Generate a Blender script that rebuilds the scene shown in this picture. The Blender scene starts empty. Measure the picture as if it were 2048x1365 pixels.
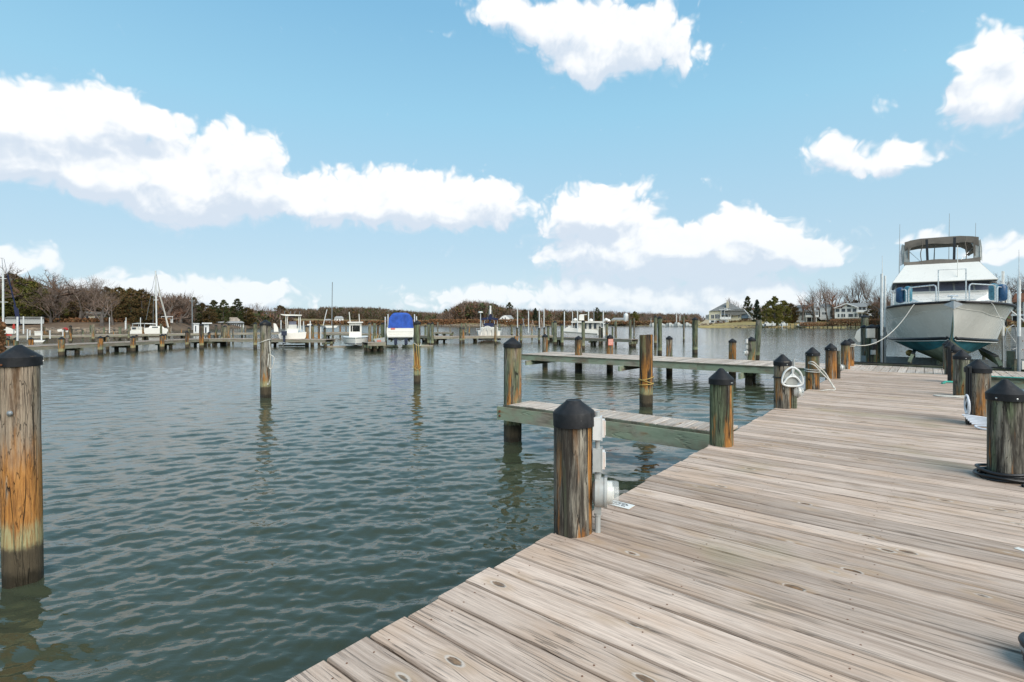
import bpy, math, random
import numpy as np
from mathutils import Vector, Matrix
random.seed(7)
S = bpy.context.scene
C = S.collection
# ---------------------------------------------------------------- camera
F = 1032.0          # focal length in photo pixels (photo 2048 wide)
HZ = 645.0          # photo row of the horizon
CAMZ = 2.22         # camera above the water
DECK = 0.72         # deck above the water
cam_d = bpy.data.cameras.new('camera'); cam = bpy.data.objects.new('camera', cam_d); C.objects.link(cam)
cam.location = (0, 0, CAMZ); cam.rotation_euler = (math.radians(90), 0, 0)
cam_d.sensor_width = 36; cam_d.lens = 36 * F / 2048; cam_d.shift_y = -(682.5 - HZ) / 2048
cam_d.clip_start = 0.05; cam_d.clip_end = 9000
S.camera = cam
# ---------------------------------------------------------------- node helper
class NT:
    def __init__(s, tree):
        s.t = tree; s.n = tree.nodes; s.l = tree.links
    def new(s, typ, **kw):
        n = s.n.new(typ)
        for k, v in kw.items(): setattr(n, k, v)
        return n
    def put(s, node, sock, v):
        if v is None: return
        i = node.inputs[sock]
        if isinstance(v, bpy.types.NodeSocket): s.l.new(v, i)
        else:
            if isinstance(v, (tuple, list)) and i.type == 'RGBA' and len(v) == 3: v = (*v, 1)
            i.default_value = v
    def math(s, op, a, b=None, c=None, clamp=False):
        n = s.new('ShaderNodeMath', operation=op, use_clamp=clamp)
        s.put(n, 0, a); s.put(n, 1, b)
        if c is not None: s.put(n, 2, c)
        return n.outputs[0]
    def vmath(s, op, a, b=None, c=None):
        n = s.new('ShaderNodeVectorMath', operation=op)
        s.put(n, 0, a)
        if b is not None: s.put(n, 1, b)
        if c is not None: s.put(n, 2, c)
        return n.outputs['Value'] if op in ('DOT_PRODUCT', 'LENGTH', 'DISTANCE') else n.outputs[0]
    def mix(s, f, a, b, typ='MIX'):
        n = s.new('ShaderNodeMix', data_type='RGBA', blend_type=typ)
        s.put(n, 0, f); s.put(n, 6, a); s.put(n, 7, b)
        return n.outputs[2]
    def noise(s, vec, scale, detail=3, rough=.55, dist=0.0, col=False):
        n = s.new('ShaderNodeTexNoise')
        s.put(n, 'Vector', vec); s.put(n, 'Scale', scale); s.put(n, 'Detail', detail); s.put(n, 'Roughness', rough); s.put(n, 'Distortion', dist)
        return n.outputs['Color'] if col else n.outputs['Fac']
    def voro(s, vec, scale, feature='F1'):
        n = s.new('ShaderNodeTexVoronoi', feature=feature); s.put(n, 'Vector', vec); s.put(n, 'Scale', scale)
        return n
    def step(s, v, a, b, lo=0.0, hi=1.0, smooth=True):
        n = s.new('ShaderNodeMapRange', interpolation_type='SMOOTHSTEP' if smooth else 'LINEAR')
        s.put(n, 0, v); s.put(n, 1, a); s.put(n, 2, b); s.put(n, 3, lo); s.put(n, 4, hi)
        return n.outputs[0]
    def sep(s, v):
        n = s.new('ShaderNodeSeparateXYZ'); s.put(n, 0, v); return n.outputs
    def comb(s, x, y, z):
        n = s.new('ShaderNodeCombineXYZ'); s.put(n, 0, x); s.put(n, 1, y); s.put(n, 2, z); return n.outputs[0]
# ---------------------------------------------------------------- world: sky and clouds
SUN_AZ, SUN_EL = math.radians(150), math.radians(42)      # azimuth from +Y towards +X
W = bpy.data.worlds.new('World'); S.world = W; W.use_nodes = True
w = NT(W.node_tree); w.n.clear()
wo = w.new('ShaderNodeOutputWorld'); bg = w.new('ShaderNodeBackground'); w.l.new(bg.outputs[0], wo.inputs[0])
sky = w.new('ShaderNodeTexSky'); sky.sky_type = 'NISHITA'; sky.sun_disc = False
sky.sun_elevation = SUN_EL; sky.sun_rotation = SUN_AZ; sky.air_density = 1.0; sky.dust_density = 1.2; sky.ozone_density = 1.6; sky.altitude = 0
SKY_STRENGTH = 0.11
g = w.new('ShaderNodeNewGeometry').outputs['Incoming']
dirv = w.vmath('SCALE', g); dirv.node.inputs['Scale'].default_value = -1.0
tc = w.new('ShaderNodeTexCoord').outputs['Generated']
dx, dy, dz = w.sep(tc)
az = w.math('ARCTAN2', dx, dy); el = w.math('ARCSINE', dz)
def sky_angle(px, y, rx, ry):
    a = math.atan((px - 1024) / F); e = math.atan((HZ - y) / F * math.cos(a))
    return a, e, rx / F * math.cos(a) ** 2, ry / F * math.cos(a) * math.cos(e)
CLOUDS = [  # photo column, row, half width, half height, weight
 (990,22,62,26,1),(1065,32,80,38,1),(1150,75,100,62,1.1),(1240,85,110,62,1.1),(1330,62,80,48,1),(1395,112,52,22,.8),(1180,135,60,30,.8),(875,55,22,9,.45),
 (60,215,120,52,1.1),(190,205,110,45,1.1),(300,232,70,26,.9),(-80,260,160,90,1),(60,300,190,70,1.1),(230,320,170,70,1.1),(400,300,120,62,1.1),(500,310,70,60,1.1),
 (340,390,130,50,1),(430,380,120,60,1),(360,432,70,34,.95),(460,400,90,44,.9),(110,360,150,40,.8),
 (600,395,90,42,1),(710,385,110,56,1.1),(820,400,110,58,1.1),(920,405,100,54,1.1),(1010,418,60,34,.9),(760,430,150,34,.8),
 (1170,405,72,42,1.1),(1240,400,66,42,1.1),(1200,445,105,36,1),(1370,470,80,30,.8),(1480,440,62,34,1),(1530,455,50,30,1),(1440,480,100,28,.8),
 (1180,480,110,60,.8),(1330,525,220,60,.75),(1500,500,170,50,.75),(1250,510,150,32,.95),(1420,520,150,32,.95),(1560,515,120,30,.9),(1650,520,60,22,.8),
 (1660,312,62,34,1),(1740,308,70,32,1),(1820,305,58,24,1),
 (1955,115,48,46,1),(2010,150,90,60,1.1),(2060,190,110,50,1.1),(1940,205,60,34,.9),(1890,190,24,14,.6),(1752,214,26,20,.5),(1915,298,34,20,.6),(1935,275,14,14,.4),
 (40,530,95,32,1.1),(-60,540,90,40,1),(300,575,120,32,1),(420,585,120,32,1),(530,590,80,34,1.1),(200,590,90,26,.8),(620,605,14,14,.5),
 (900,592,110,24,.8),(1060,592,130,26,.9),(1200,585,130,32,.9),(1330,600,150,34,.95),(1480,590,110,34,.85),(1560,605,110,30,.8),(1440,372,60,12,.35),
 (1850,472,55,18,.8),(2000,485,60,26,.9),(2060,500,50,20,.8),(880,515,30,10,.3),(300,615,260,14,.5),(1000,622,300,12,.5),(1400,622,300,14,.6)]
def cloud_group():
    gt = bpy.data.node_groups.new('cloud_field', 'ShaderNodeTree')
    gt.interface.new_socket('P', in_out='INPUT', socket_type='NodeSocketVector')
    gt.interface.new_socket('D', in_out='OUTPUT', socket_type='NodeSocketFloat')
    gt.interface.new_socket('B', in_out='OUTPUT', socket_type='NodeSocketFloat')
    q = NT(gt); gi = q.new('NodeGroupInput'); go = q.new('NodeGroupOutput')
    p0 = gi.outputs[0]
    # billowing edges: warp the lookup, then erode with fractal noise
    wv = q.noise(p0, 9.0, 2, .6, 0, True)
    wv = q.vmath('MULTIPLY_ADD', wv, (.10, .075, 0), (-.05, -.0375, 0))
    wf = q.noise(p0, 34.0, 1, .6, 0, True)
    wf = q.vmath('MULTIPLY_ADD', wf, (.022, .018, 0), (-.011, -.009, 0))
    p = q.vmath('ADD', q.vmath('ADD', p0, wv), wf)
    tot = None
    for (cx, cy, rx, ry, wt) in CLOUDS:
        a, e, ra, re = sky_angle(cx, cy, rx * 1.47, ry * 1.46)
        v = q.vmath('MULTIPLY_ADD', p, (1 / ra, 1 / re, 0), (-a / ra, -e / re, 0))
        d = q.vmath('DOT_PRODUCT', v, v)
        m = q.math('MULTIPLY', q.math('SUBTRACT', 1.0, d, clamp=True), wt)
        tot = m if tot is None else q.math('MAXIMUM', tot, m) if False else q.math('ADD', tot, m)
    n1 = q.noise(p0, 13.0, 7, .64)
    v1 = q.new('ShaderNodeTexVoronoi', feature='F1', voronoi_dimensions='2D'); q.put(v1, 'Vector', p); q.put(v1, 'Scale', 26.0); q.put(v1, 'Detail', 2.0); q.put(v1, 'Roughness', .65)
    n1 = q.math('ADD', q.math('MULTIPLY', n1, .60), q.math('MULTIPLY', q.math('SUBTRACT', .92, v1.outputs['Distance']), .46))
    px_, py_, pz_ = q.sep(p0)
    # open sky outside the frame: scattered clouds of the same kind
    out = q.math('MAXIMUM', q.step(q.math('ABSOLUTE', px_), .86, 1.15), q.step(py_, .56, .75))
    far = q.math('MULTIPLY', q.step(q.noise(q.vmath('MULTIPLY', p0, (1, 2.2, 1)), 2.2, 5, .6), .52, .66), out)
    tot = q.math('ADD', tot, far)
    tot = q.math('MULTIPLY_ADD', q.math('POWER', tot, .85), 1.0, -.06)
    d = q.math('ADD', tot, q.math('MULTIPLY', q.math('SUBTRACT', n1, .5), 1.55))
    q.l.new(d, go.inputs[0]); q.l.new(q.math('MULTIPLY_ADD', n1, .75, tot), go.inputs[1])
    return gt
cg = cloud_group()
P = w.comb(az, el, 0.0)
def field(off):
    n = w.new('ShaderNodeGroup'); n.node_tree = cg
    w.put(n, 0, w.vmath('ADD', P, off) if off else P); return n.outputs
d0, b0 = field(None); _, b1 = field((.006, .036, 0))
dd = w.math('SUBTRACT', b0, b1)                                 # > 0 near a sunlit crown, < 0 towards the flat base
soft = w.step(dd, .25, -.45)                                    # bases dissolve, crowns stay crisper
mask = w.step(d0, w.math('MULTIPLY_ADD', soft, -.08, .06), w.math('MULTIPLY_ADD', soft, .36, .70))
puff = w.noise(P, 22.0, 4, .55)
lit = w.math('ADD', w.math('MULTIPLY', w.step(dd, -.50, .62, 0, 1, False), .95), w.math('MULTIPLY', w.math('SUBTRACT', puff, .50), .90))
lit = w.math('MAXIMUM', lit, w.step(d0, .45, .10, 0, .60), clamp=True)
cloud_col = w.mix(w.step(lit, .05, .95, 0, 1), (4.9, 5.55, 6.35, 1), (7.25, 7.38, 7.5, 1))
rp_ = w.new('ShaderNodeValToRGB'); w.put(rp_, 0, w.step(el, 0, 1.5, 0, 1, False))            # thin high veil over the clear sky
for k, (ps, cl_) in enumerate(((0, (4.7, 5.85, 6.5)), (.087, (3.67, 5.18, 6.2)), (.25, (2.5, 4.85, 6.35)), (.36, (1.78, 4.0, 5.85)), (1, (.75, 2.2, 4.3)))):
    e_ = rp_.color_ramp.elements[k] if k < 2 else rp_.color_ramp.elements.new(ps)
    e_.position = ps; e_.color = (*[v / 8 for v in cl_], 1)
veilc = w.mix(1.0, rp_.outputs[0], (8, 8, 8, 1), 'MULTIPLY')
base_sky = w.mix(.85, sky.outputs[0], veilc)
veil = w.math('MULTIPLY', w.math('MULTIPLY', mask, w.step(el, 0.0, .20, .72, .99)), w.step(d0, .10, .80, .45, 1.0))
skycol = w.mix(veil, base_sky, cloud_col)
skycol = w.mix(w.step(el, -.02, -.002), (2.2, 2.4, 2.5, 1), skycol)
w.put(bg, 'Color', skycol); bg.inputs['Strength'].default_value = SKY_STRENGTH
W.cycles.sampling_method = 'MANUAL'; W.cycles.sample_map_resolution = 512
# ---------------------------------------------------------------- sun
sd = bpy.data.lights.new('sun', 'SUN'); sd.energy = 3.0; sd.angle = math.radians(55); sd.color = (1, .93, .84)
so = bpy.data.objects.new('sun', sd); C.objects.link(so)
sv = Vector((math.sin(SUN_AZ) * math.cos(SUN_EL), math.cos(SUN_AZ) * math.cos(SUN_EL), math.sin(SUN_EL)))
so.rotation_euler = sv.to_track_quat('Z', 'Y').to_euler(); so.location = (0, -20, 40)
S.view_settings.view_transform = 'Standard'; S.view_settings.look = 'None'
S.view_settings.exposure = 0.36; S.view_settings.gamma = 1.0; S.view_settings.use_curve_mapping = False
S.cycles.max_bounces = 4; S.cycles.diffuse_bounces = 2; S.cycles.glossy_bounces = 3; S.cycles.transparent_max_bounces = 6
S.cycles.caustics_reflective = False; S.cycles.caustics_refractive = False
# ---------------------------------------------------------------- object helpers
def tag(o, label=None, cat=None, group=None, kind=None):
    if label: o['label'] = label
    if cat: o['category'] = cat
    if group: o['group'] = group
    if kind: o['kind'] = kind
    return o
def empty(name, loc=(0, 0, 0), rz=0.0, label=None, cat=None, group=None):
    o = bpy.data.objects.new(name, None); C.objects.link(o); o.empty_display_size = .2
    o.location = loc; o.rotation_euler = (0, 0, rz)
    return tag(o, label, cat, group)
def link(name, me, parent=None):
    o = bpy.data.objects.new(name, me); C.objects.link(o)
    if parent is not None: o.parent = parent
    return o
def copy_tree(o, parent=None):
    c = o.copy(); C.objects.link(c)
    if parent is not None: c.parent = parent
    for ch in list(o.children): copy_tree(ch, c)
    return c
class MB:
    def __init__(s): s.v = []; s.f = []; s.m = []; s.mi = 0
    def add(s, vs, fs):
        o = len(s.v); s.v.extend([tuple(p) for p in vs]); s.f.extend([tuple(i + o for i in f) for f in fs]); s.m.extend([s.mi] * len(fs)); return s
    def box(s, x0, x1, y0, y1, z0, z1):
        return s.add([(x0,y0,z0),(x1,y0,z0),(x1,y1,z0),(x0,y1,z0),(x0,y0,z1),(x1,y0,z1),(x1,y1,z1),(x0,y1,z1)],
                     [(0,3,2,1),(4,5,6,7),(0,1,5,4),(1,2,6,5),(2,3,7,6),(3,0,4,7)])
    def bar(s, p, q, wd, ht, up=(0, 0, 1)):          # a rectangular beam from p to q
        p = Vector(p); q = Vector(q); d = (q - p).normalized(); r = d.cross(Vector(up))
        if r.length < 1e-4: r = Vector((1, 0, 0))
        r.normalize(); u = r.cross(d); r *= wd / 2; u *= ht / 2
        return s.add([p-r-u, p+r-u, p+r+u, p-r+u, q-r-u, q+r-u, q+r+u, q-r+u], [(0,1,2,3),(4,7,6,5),(0,4,5,1),(1,5,6,2),(2,6,7,3),(3,7,4,0)])
    def tube(s, pts, r, n=6, caps=True):
        pts = [Vector(p) for p in pts]; m = len(pts); o = len(s.v)
        rs = r if isinstance(r, (list, tuple)) else [r] * m
        t = (pts[1] - pts[0]).normalized(); a = t.cross(Vector((0, 0, 1)))
        if a.length < .05: a = t.cross(Vector((1, 0, 0)))
        a.normalize()
        for i, p in enumerate(pts):
            t = (pts[min(i + 1, m - 1)] - pts[max(i - 1, 0)])
            if t.length > 1e-9:
                t.normalize(); a2 = a - t * a.dot(t)
                if a2.length > 1e-4: a = a2.normalized()
            b = t.cross(a)
            for k in range(n):
                an = 2 * math.pi * k / n
                s.v.append(tuple(p + (a * math.cos(an) + b * math.sin(an)) * rs[i]))
        for i in range(m - 1):
            for k in range(n):
                k2 = (k + 1) % n
                s.f.append((o+i*n+k, o+i*n+k2, o+(i+1)*n+k2, o+(i+1)*n+k)); s.m.append(s.mi)
        if caps:
            s.f.append(tuple(o + k for k in range(n))[::-1]); s.m.append(s.mi)
            s.f.append(tuple(o + (m-1)*n + k for k in range(n))); s.m.append(s.mi)
        return s
    def lathe(s, prof, n=16, c=(0, 0, 0), axis=(0, 0, 1), caps=True):
        ax = Vector(axis).normalized(); a = ax.cross(Vector((0, 0, 1)))
        if a.length < .05: a = Vector((1, 0, 0))
        a.normalize(); b = ax.cross(a); c = Vector(c); o = len(s.v)
        for (r, z) in prof:
            for k in range(n):
                an = 2 * math.pi * k / n
                s.v.append(tuple(c + ax * z + (a * math.cos(an) + b * math.sin(an)) * r))
        for i in range(len(prof) - 1):
            for k in range(n):
                k2 = (k + 1) % n
                s.f.append((o+i*n+k, o+i*n+k2, o+(i+1)*n+k2, o+(i+1)*n+k)); s.m.append(s.mi)
        if caps:
            s.f.append(tuple(o + k for k in range(n))[::-1]); s.m.append(s.mi)
            s.f.append(tuple(o + (len(prof)-1)*n + k for k in range(n))); s.m.append(s.mi)
        return s
    def prism(s, poly, y0, y1):                       # outline in x,z extruded along y
        n = len(poly)
        return s.add([(x, y0, z) for x, z in poly] + [(x, y1, z) for x, z in poly],
                     [tuple(range(n)), tuple(range(2*n-1, n-1, -1))] + [(i, i+n, (i+1) % n + n, (i+1) % n) for i in range(n)])
    def loft(s, secs, close_ends=True, ring=False):   # list of equal-length point lists
        n = len(secs[0]); o = len(s.v)
        for q in secs: s.v.extend([tuple(p) for p in q])
        for i in range(len(secs) - 1):
            for k in range(n if ring else n - 1):
                k2 = (k + 1) % n
                s.f.append((o+i*n+k, o+(i+1)*n+k, o+(i+1)*n+k2, o+i*n+k2)); s.m.append(s.mi)
        if close_ends:
            s.f.append(tuple(o + k for k in range(n))); s.m.append(s.mi)
            s.f.append(tuple(o + (len(secs)-1)*n + k for k in range(n))[::-1]); s.m.append(s.mi)
        return s
    def mesh(s, name, mats, smooth=False):
        me = bpy.data.meshes.new(name); me.from_pydata(s.v, [], s.f)
        mats = mats if isinstance(mats, (list, tuple)) else [mats]
        for m in mats: me.materials.append(m)
        if len(mats) > 1: me.polygons.foreach_set('material_index', s.m)
        if smooth:
            me.polygons.foreach_set('use_smooth', [True] * len(me.polygons))
            try: me.set_sharp_from_angle(angle=math.radians(35))
            except Exception: pass
        me.update(); return me
    def build(s, name, mats, parent=None, smooth=False, label=None):
        o = link(name, s.mesh(name, mats, smooth), parent)
        if label: o['label'] = label
        return o
def smooth_path(pts, k=4, closed=False):
    P_ = [Vector(p) for p in pts]; n = len(P_); out = []
    rng = range(n if closed else n - 1)
    for i in rng:
        p0 = P_[(i-1) % n] if closed or i > 0 else P_[0]; p1 = P_[i]; p2 = P_[(i+1) % n]; p3 = P_[(i+2) % n] if closed or i < n - 2 else P_[-1]
        for j in range(k):
            t = j / k
            out.append(.5 * ((2*p1) + (p2-p0)*t + (2*p0-5*p1+4*p2-p3)*t*t + (3*p1-p0-3*p2+p3)*t**3))
    out.append(P_[0] if closed else P_[-1])
    return out
# pier frame: s runs along the main pier away from the camera, n across it to the right
UX, UY = 833 / math.hypot(833, F), F / math.hypot(833, F)
OX, OY = -.932, 2.177
PIER_RZ = math.atan2(UY, UX)
def D(s, n, z=DECK): return Vector((OX + UX * s + UY * n, OY + UY * s - UX * n, z))
def G(px, y, z=0.0):                                  # point of a horizontal level seen at a photo pixel
    d = (CAMZ - z) * F / (y - HZ); return Vector(((px - 1024) / F * d, d, z))
def A(px, y, d): return Vector(((px - 1024) / F * d, d, CAMZ + (HZ - y) / F * d))
def wd(y): return CAMZ * F / (y - HZ)                 # depth of a waterline row
# ---------------------------------------------------------------- materials
def mat(name):
    m = bpy.data.materials.new(name); m.use_nodes = True; q = NT(m.node_tree)
    b = q.n['Principled BSDF']; return m, q, b
def plain(name, col, rough=.6, metal=0.0, var=.12, scale=6.0, bump=0.0, spec=.5, dirt=None):
    m, q, b = mat(name)
    tcn = q.new('ShaderNodeTexCoord').outputs['Object']
    n = q.noise(tcn, scale, 5, .6)
    lo = tuple(max(0, c * (1 - var)) for c in col); hi = tuple(min(1, c * (1 + var)) for c in col)
    c_ = q.mix(q.step(n, .3, .7), lo, hi)
    if dirt:
        st = q.noise(q.vmath('MULTIPLY', tcn, (7, 7, .8)), 1.5, 5, .65)
        c_ = q.mix(q.step(st, .52, .74, 0, dirt[1]), c_, dirt[0])
    q.put(b, 'Base Color', c_)
    b.inputs['Metallic'].default_value = metal; b.inputs['Specular IOR Level'].default_value = spec
    q.put(b, 'Roughness', q.step(q.noise(tcn, scale * 2.3, 4, .6), .2, .8, max(0.02, rough - .1), min(1, rough + .1)))
    if bump:
        bp = q.new('ShaderNodeBump'); bp.inputs['Strength'].default_value = bump; bp.inputs['Distance'].default_value = .01
        q.put(bp, 'Height', q.noise(tcn, scale * 5, 5, .6)); q.l.new(bp.outputs[0], b.inputs['Normal'])
    return m
def wood_mat(name, light, dark, warm, knots=True, green=0.0, grain=1.0):
    """weathered board: local x is the length of the board"""
    m, q, b = mat(name)
    oc = q.new('ShaderNodeTexCoord').outputs['Object']
    oi = q.new('ShaderNodeObjectInfo'); rnd = oi.outputs['Random']
    p = q.vmath('ADD', oc, q.comb(q.math('MULTIPLY', rnd, 91.0), q.math('MULTIPLY', rnd, 37.0), q.math('MULTIPLY', rnd, 13.0)))
    x, y, z = q.sep(p)
    # knots: sparse cells; the grain bows round them
    kv = q.voro(q.vmath('MULTIPLY', q.comb(x, y, 0.0), (2.1, 5.0, 1)), 1.0)
    kd = kv.outputs['Distance']; kc = q.sep(kv.outputs['Color'])
    kon = q.step(kc[0], .12, .18)
    push = q.math('MULTIPLY', q.math('MULTIPLY', q.step(kd, .42, .04), kon), .020)
    wob = q.math('MULTIPLY', q.noise(q.vmath('MULTIPLY', p, (1.1, 3, 3)), 1.0, 2, .5), .05)
    yy = q.math('ADD', q.math('ADD', y, push), wob)
    gp = q.comb(x, yy, z)
    g1 = q.noise(q.vmath('MULTIPLY', gp, (.9, 26, 8)), 1.0, 4, .6)       # broad bands
    g2 = q.noise(q.vmath('MULTIPLY', gp, (3.2, 120, 30)), 1.0, 4, .75)    # fibres
    g3 = q.noise(q.vmath('MULTIPLY', gp, (1.5, 62, 12)), 1.0, 3, .6)     # cracks
    g4 = q.noise(q.vmath('MULTIPLY', p, (1.6, 3.5, 3)), 1.0, 3, .6)      # patches
    c_ = q.mix(q.step(g1, .28, .60), dark, light)
    c_ = q.mix(q.step(g2, .42, .68, 0, .48), c_, tuple(k * .55 for k in dark))
    c_ = q.mix(q.step(g2, .47, .32, 0, .42), c_, tuple(min(.9, k * 1.30) for k in light))
    c_ = q.mix(q.math('MULTIPLY', q.step(g4, .42, .66), .62), c_, warm)
    pv = q.step(rnd, 0, 1, .74, 1.12, False)
    c_ = q.mix(1.0, c_, q.comb(pv, pv, pv), 'MULTIPLY')
    rg_ = q.math('ABSOLUTE', q.math('SUBTRACT', q.noise(q.vmath('MULTIPLY', gp, (.55, 17, 6)), 1.0, 2, .5), .5))
    crack = q.math('MAXIMUM', q.step(g3, .62, .67), q.math('MULTIPLY', q.step(rg_, .016, .005), q.step(g4, .42, .55)))
    c_ = q.mix(q.math('MULTIPLY', crack, .52 * grain), c_, (.10, .075, .058))
    if knots:                                                           # grime gathers along the board edges
        ey = q.math('ABSOLUTE', q.sep(oc)[1])
        c_ = q.mix(q.math('MULTIPLY', q.step(q.math('ADD', ey, q.math('MULTIPLY', g2, .012)),   .1015, .1075), .46), c_, (.12, .09, .07))
    h = q.math('ADD', q.math('MULTIPLY', g2, .5), q.math('MULTIPLY', crack, -1.0))
    if knots:
        ring = q.math('MULTIPLY', q.step(kd, .34, .14), kon)
        c_ = q.mix(q.math('MULTIPLY', ring, .48), c_, (.44, .29, .17))
        pale = q.math('MULTIPLY', q.math('MULTIPLY', q.step(kd, .145, .11), q.step(kd, .07, .10)), kon)
        c_ = q.mix(q.math('MULTIPLY', pale, .55), c_, (.66, .60, .53))
        kn = q.noise(q.vmath('MULTIPLY', p, (18, 60, 10)), 1.0, 3, .6)
        kk = q.math('MULTIPLY', q.step(q.math('ADD', q.math('ADD', kd, q.math('MULTIPLY', kn, .10)), q.math('MULTIPLY', kc[1], .035)), .185, .155), kon)
        c_ = q.mix(q.math('MULTIPLY', kk, .8), c_, q.mix(q.step(kn, .35, .65), (.07, .040, .024), (.26, .15, .075))); h = q.math('ADD', h, q.math('MULTIPLY', kk, -.8))
        # algae tinge in places
        wp = q.new('ShaderNodeNewGeometry').outputs['Position']
        al = q.step(q.noise(wp, .9, 3, .5), .60, .74)
        c_ = q.mix(q.math('MULTIPLY', al, .28), c_, (.27, .25, .10))
    if green:
        gr = q.step(q.noise(q.vmath('MULTIPLY', p, (1.2, 2, 2)), 1.4, 4, .6), .34, .58, 0, green)
        c_ = q.mix(gr, c_, (.30, .375, .255))
        rs = q.step(q.noise(q.vmath('MULTIPLY', p, (1.0, 5, 5)), 1.7, 3, .6), .60, .74, 0, .8)
        c_ = q.mix(rs, c_, (.27, .18, .09))
    q.put(b, 'Base Color', c_); b.inputs['Roughness'].default_value = .82; b.inputs['Specular IOR Level'].default_value = .25
    bp = q.new('ShaderNodeBump'); bp.inputs['Strength'].default_value = .8; bp.inputs['Distance'].default_value = .007
    q.put(bp, 'Height', h); q.l.new(bp.outputs[0], b.inputs['Normal'])
    return m
def post_mat():
    """weathered round piling. object colour: r = orange stain, g = green algae, b = paleness, alpha unused"""
    m, q, b = mat('piling_wood')
    oc = q.new('ShaderNodeTexCoord').outputs['Object']; oi = q.new('ShaderNodeObjectInfo')
    oc_r, oc_g, oc_b = q.sep(oi.outputs['Color']); rnd = oi.outputs['Random']
    wz = q.sep(q.new('ShaderNodeNewGeometry').outputs['Position'])[2]
    p = q.vmath('ADD', oc, q.comb(q.math('MULTIPLY', rnd, 53.0), q.math('MULTIPLY', rnd, 29.0), q.math('MULTIPLY', rnd, 7.0)))
    s1 = q.noise(q.vmath('MULTIPLY', p, (14, 14, 1.3)), 1.0, 6, .68)
    s2 = q.noise(q.vmath('MULTIPLY', p, (75, 75, 4.5)), 1.0, 4, .7)
    s3 = q.noise(q.vmath('MULTIPLY', p, (22, 22, .8)), 1.0, 3, .6)
    s4 = q.noise(q.vmath('MULTIPLY', p, (9, 9, 1.1)), 1.0, 3, .5)
    s5 = q.noise(q.vmath('MULTIPLY', p, (7, 7, .9)), 1.3, 4, .6)
    s6 = q.noise(q.vmath('MULTIPLY', p, (16, 16, 9)), 1.0, 5, .7)
    c_ = q.mix(q.step(q.math('ADD', s1, q.math('MULTIPLY', q.math('SUBTRACT', oc_b, .5), .45)), .40, .62), (.050, .042, .033), (.38, .34, .27))
    c_ = q.mix(q.step(s2, .38, .70, .0, .50), c_, (.045, .035, .026))
    c_ = q.mix(q.math('MULTIPLY', q.step(s2, .46, .33, 0, .45), oc_b), c_, (.44, .41, .34))
    gm = q.math('MULTIPLY', q.step(q.math('ADD', s4, q.math('MULTIPLY', oc_g, .36)), .64, .82), .74)
    gcol = q.mix(q.step(s2, .3, .7), (.060, .080, .032), (.27, .32, .19))
    c_ = q.mix(gm, c_, gcol)
    om = q.step(q.math('ADD', q.math('ADD', s5, q.math('MULTIPLY', s2, .16)), q.math('MULTIPLY', oc_r, .30)), .75, .87)
    # stains run down: stronger towards the foot of the post
    om = q.math('MULTIPLY', om, q.step(q.math('MULTIPLY_ADD', s1, 1.1, wz), 1.98, 1.50, .22, 1.0))
    ocol = q.mix(q.step(s2, .3, .7), (.60, .26, .055), (.30, .115, .026))
    c_ = q.mix(q.math('MULTIPLY', om, .92), c_, ocol)
    ox_, oy_, oz_ = q.sep(oc)
    an = q.math('ADD', q.math('ARCTAN2', oy_, ox_), q.math('MULTIPLY', q.math('SUBTRACT', s4, .5), .5))
    on = q.math('LESS_THAN', oi.outputs['Alpha'], .9)
    st_ = q.step(q.math('ABSOLUTE', q.math('SUBTRACT', an, q.math('MULTIPLY_ADD', oi.outputs['Alpha'], 6.283, -3.1416))), .20, .13)
    st_ = q.math('MULTIPLY', q.math('MULTIPLY', st_, on), q.step(wz, .50, .85))
    c_ = q.mix(q.math('MULTIPLY', st_, .92), c_, q.mix(q.step(s2, .35, .65), (.62, .30, .075), (.34, .13, .03)))
    blot = q.step(q.noise(q.vmath('MULTIPLY', p, (13, 13, 1.0)), 1.0, 5, .7), .50, .62)
    c_ = q.mix(q.math('MULTIPLY', q.math('MULTIPLY', blot, q.step(wz, .45, 1.1)), .50), c_, (.035, .028, .022))
    c_ = q.mix(q.math('MULTIPLY', q.step(s6, .56, .70), .45), c_, (.045, .036, .028))
    rg_ = q.math('ABSOLUTE', q.math('SUBTRACT', q.noise(q.vmath('MULTIPLY', p, (10, 10, .55)), 1.0, 2, .5), .5))
    rg2 = q.math('ABSOLUTE', q.math('SUBTRACT', q.noise(q.vmath('MULTIPLY', p, (24, 24, 2.6)), 1.0, 2, .5), .5))
    cr = q.math('MAXIMUM', q.math('MULTIPLY', q.step(rg_, .010, .003), .9), q.math('MAXIMUM', q.math('MULTIPLY', q.math('MULTIPLY', q.step(rg2, .014, .003), .55), q.step(s1, .45, .6)), q.step(s3, .66, .69)))
    c_ = q.mix(q.math('MULTIPLY', cr, .9), c_, (.015, .012, .010))
    # tide marks: pale algae fringe, then dark slime down to the water
    zz = q.math('ADD', wz, q.math('ADD', q.math('MULTIPLY', q.math('SUBTRACT', s1, .5), .34), q.math('MULTIPLY', q.math('SUBTRACT', s2, .5), .22)))
    fr = q.math('MULTIPLY', q.step(zz, .56, .42), q.step(s2, .62, .40, .35, .95))
    c_ = q.mix(q.math('MULTIPLY', fr, .80), c_, (.40, .43, .24))
    zz2 = q.math('ADD', wz, q.math('MULTIPLY', q.math('SUBTRACT', s6, .5), .12))
    sl = q.step(zz2, .36, .29)
    c_ = q.mix(sl, c_, q.mix(s6, (.050, .038, .024), (.135, .105, .065)))
    wet = q.step(zz2, .14, .06)
    c_ = q.mix(q.math('MULTIPLY', wet, .75), c_, (.022, .018, .012))
    q.put(b, 'Base Color', c_); q.put(b, 'Roughness', q.step(wet, 0, 1, .85, .35)); b.inputs['Specular IOR Level'].default_value = .3
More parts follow.
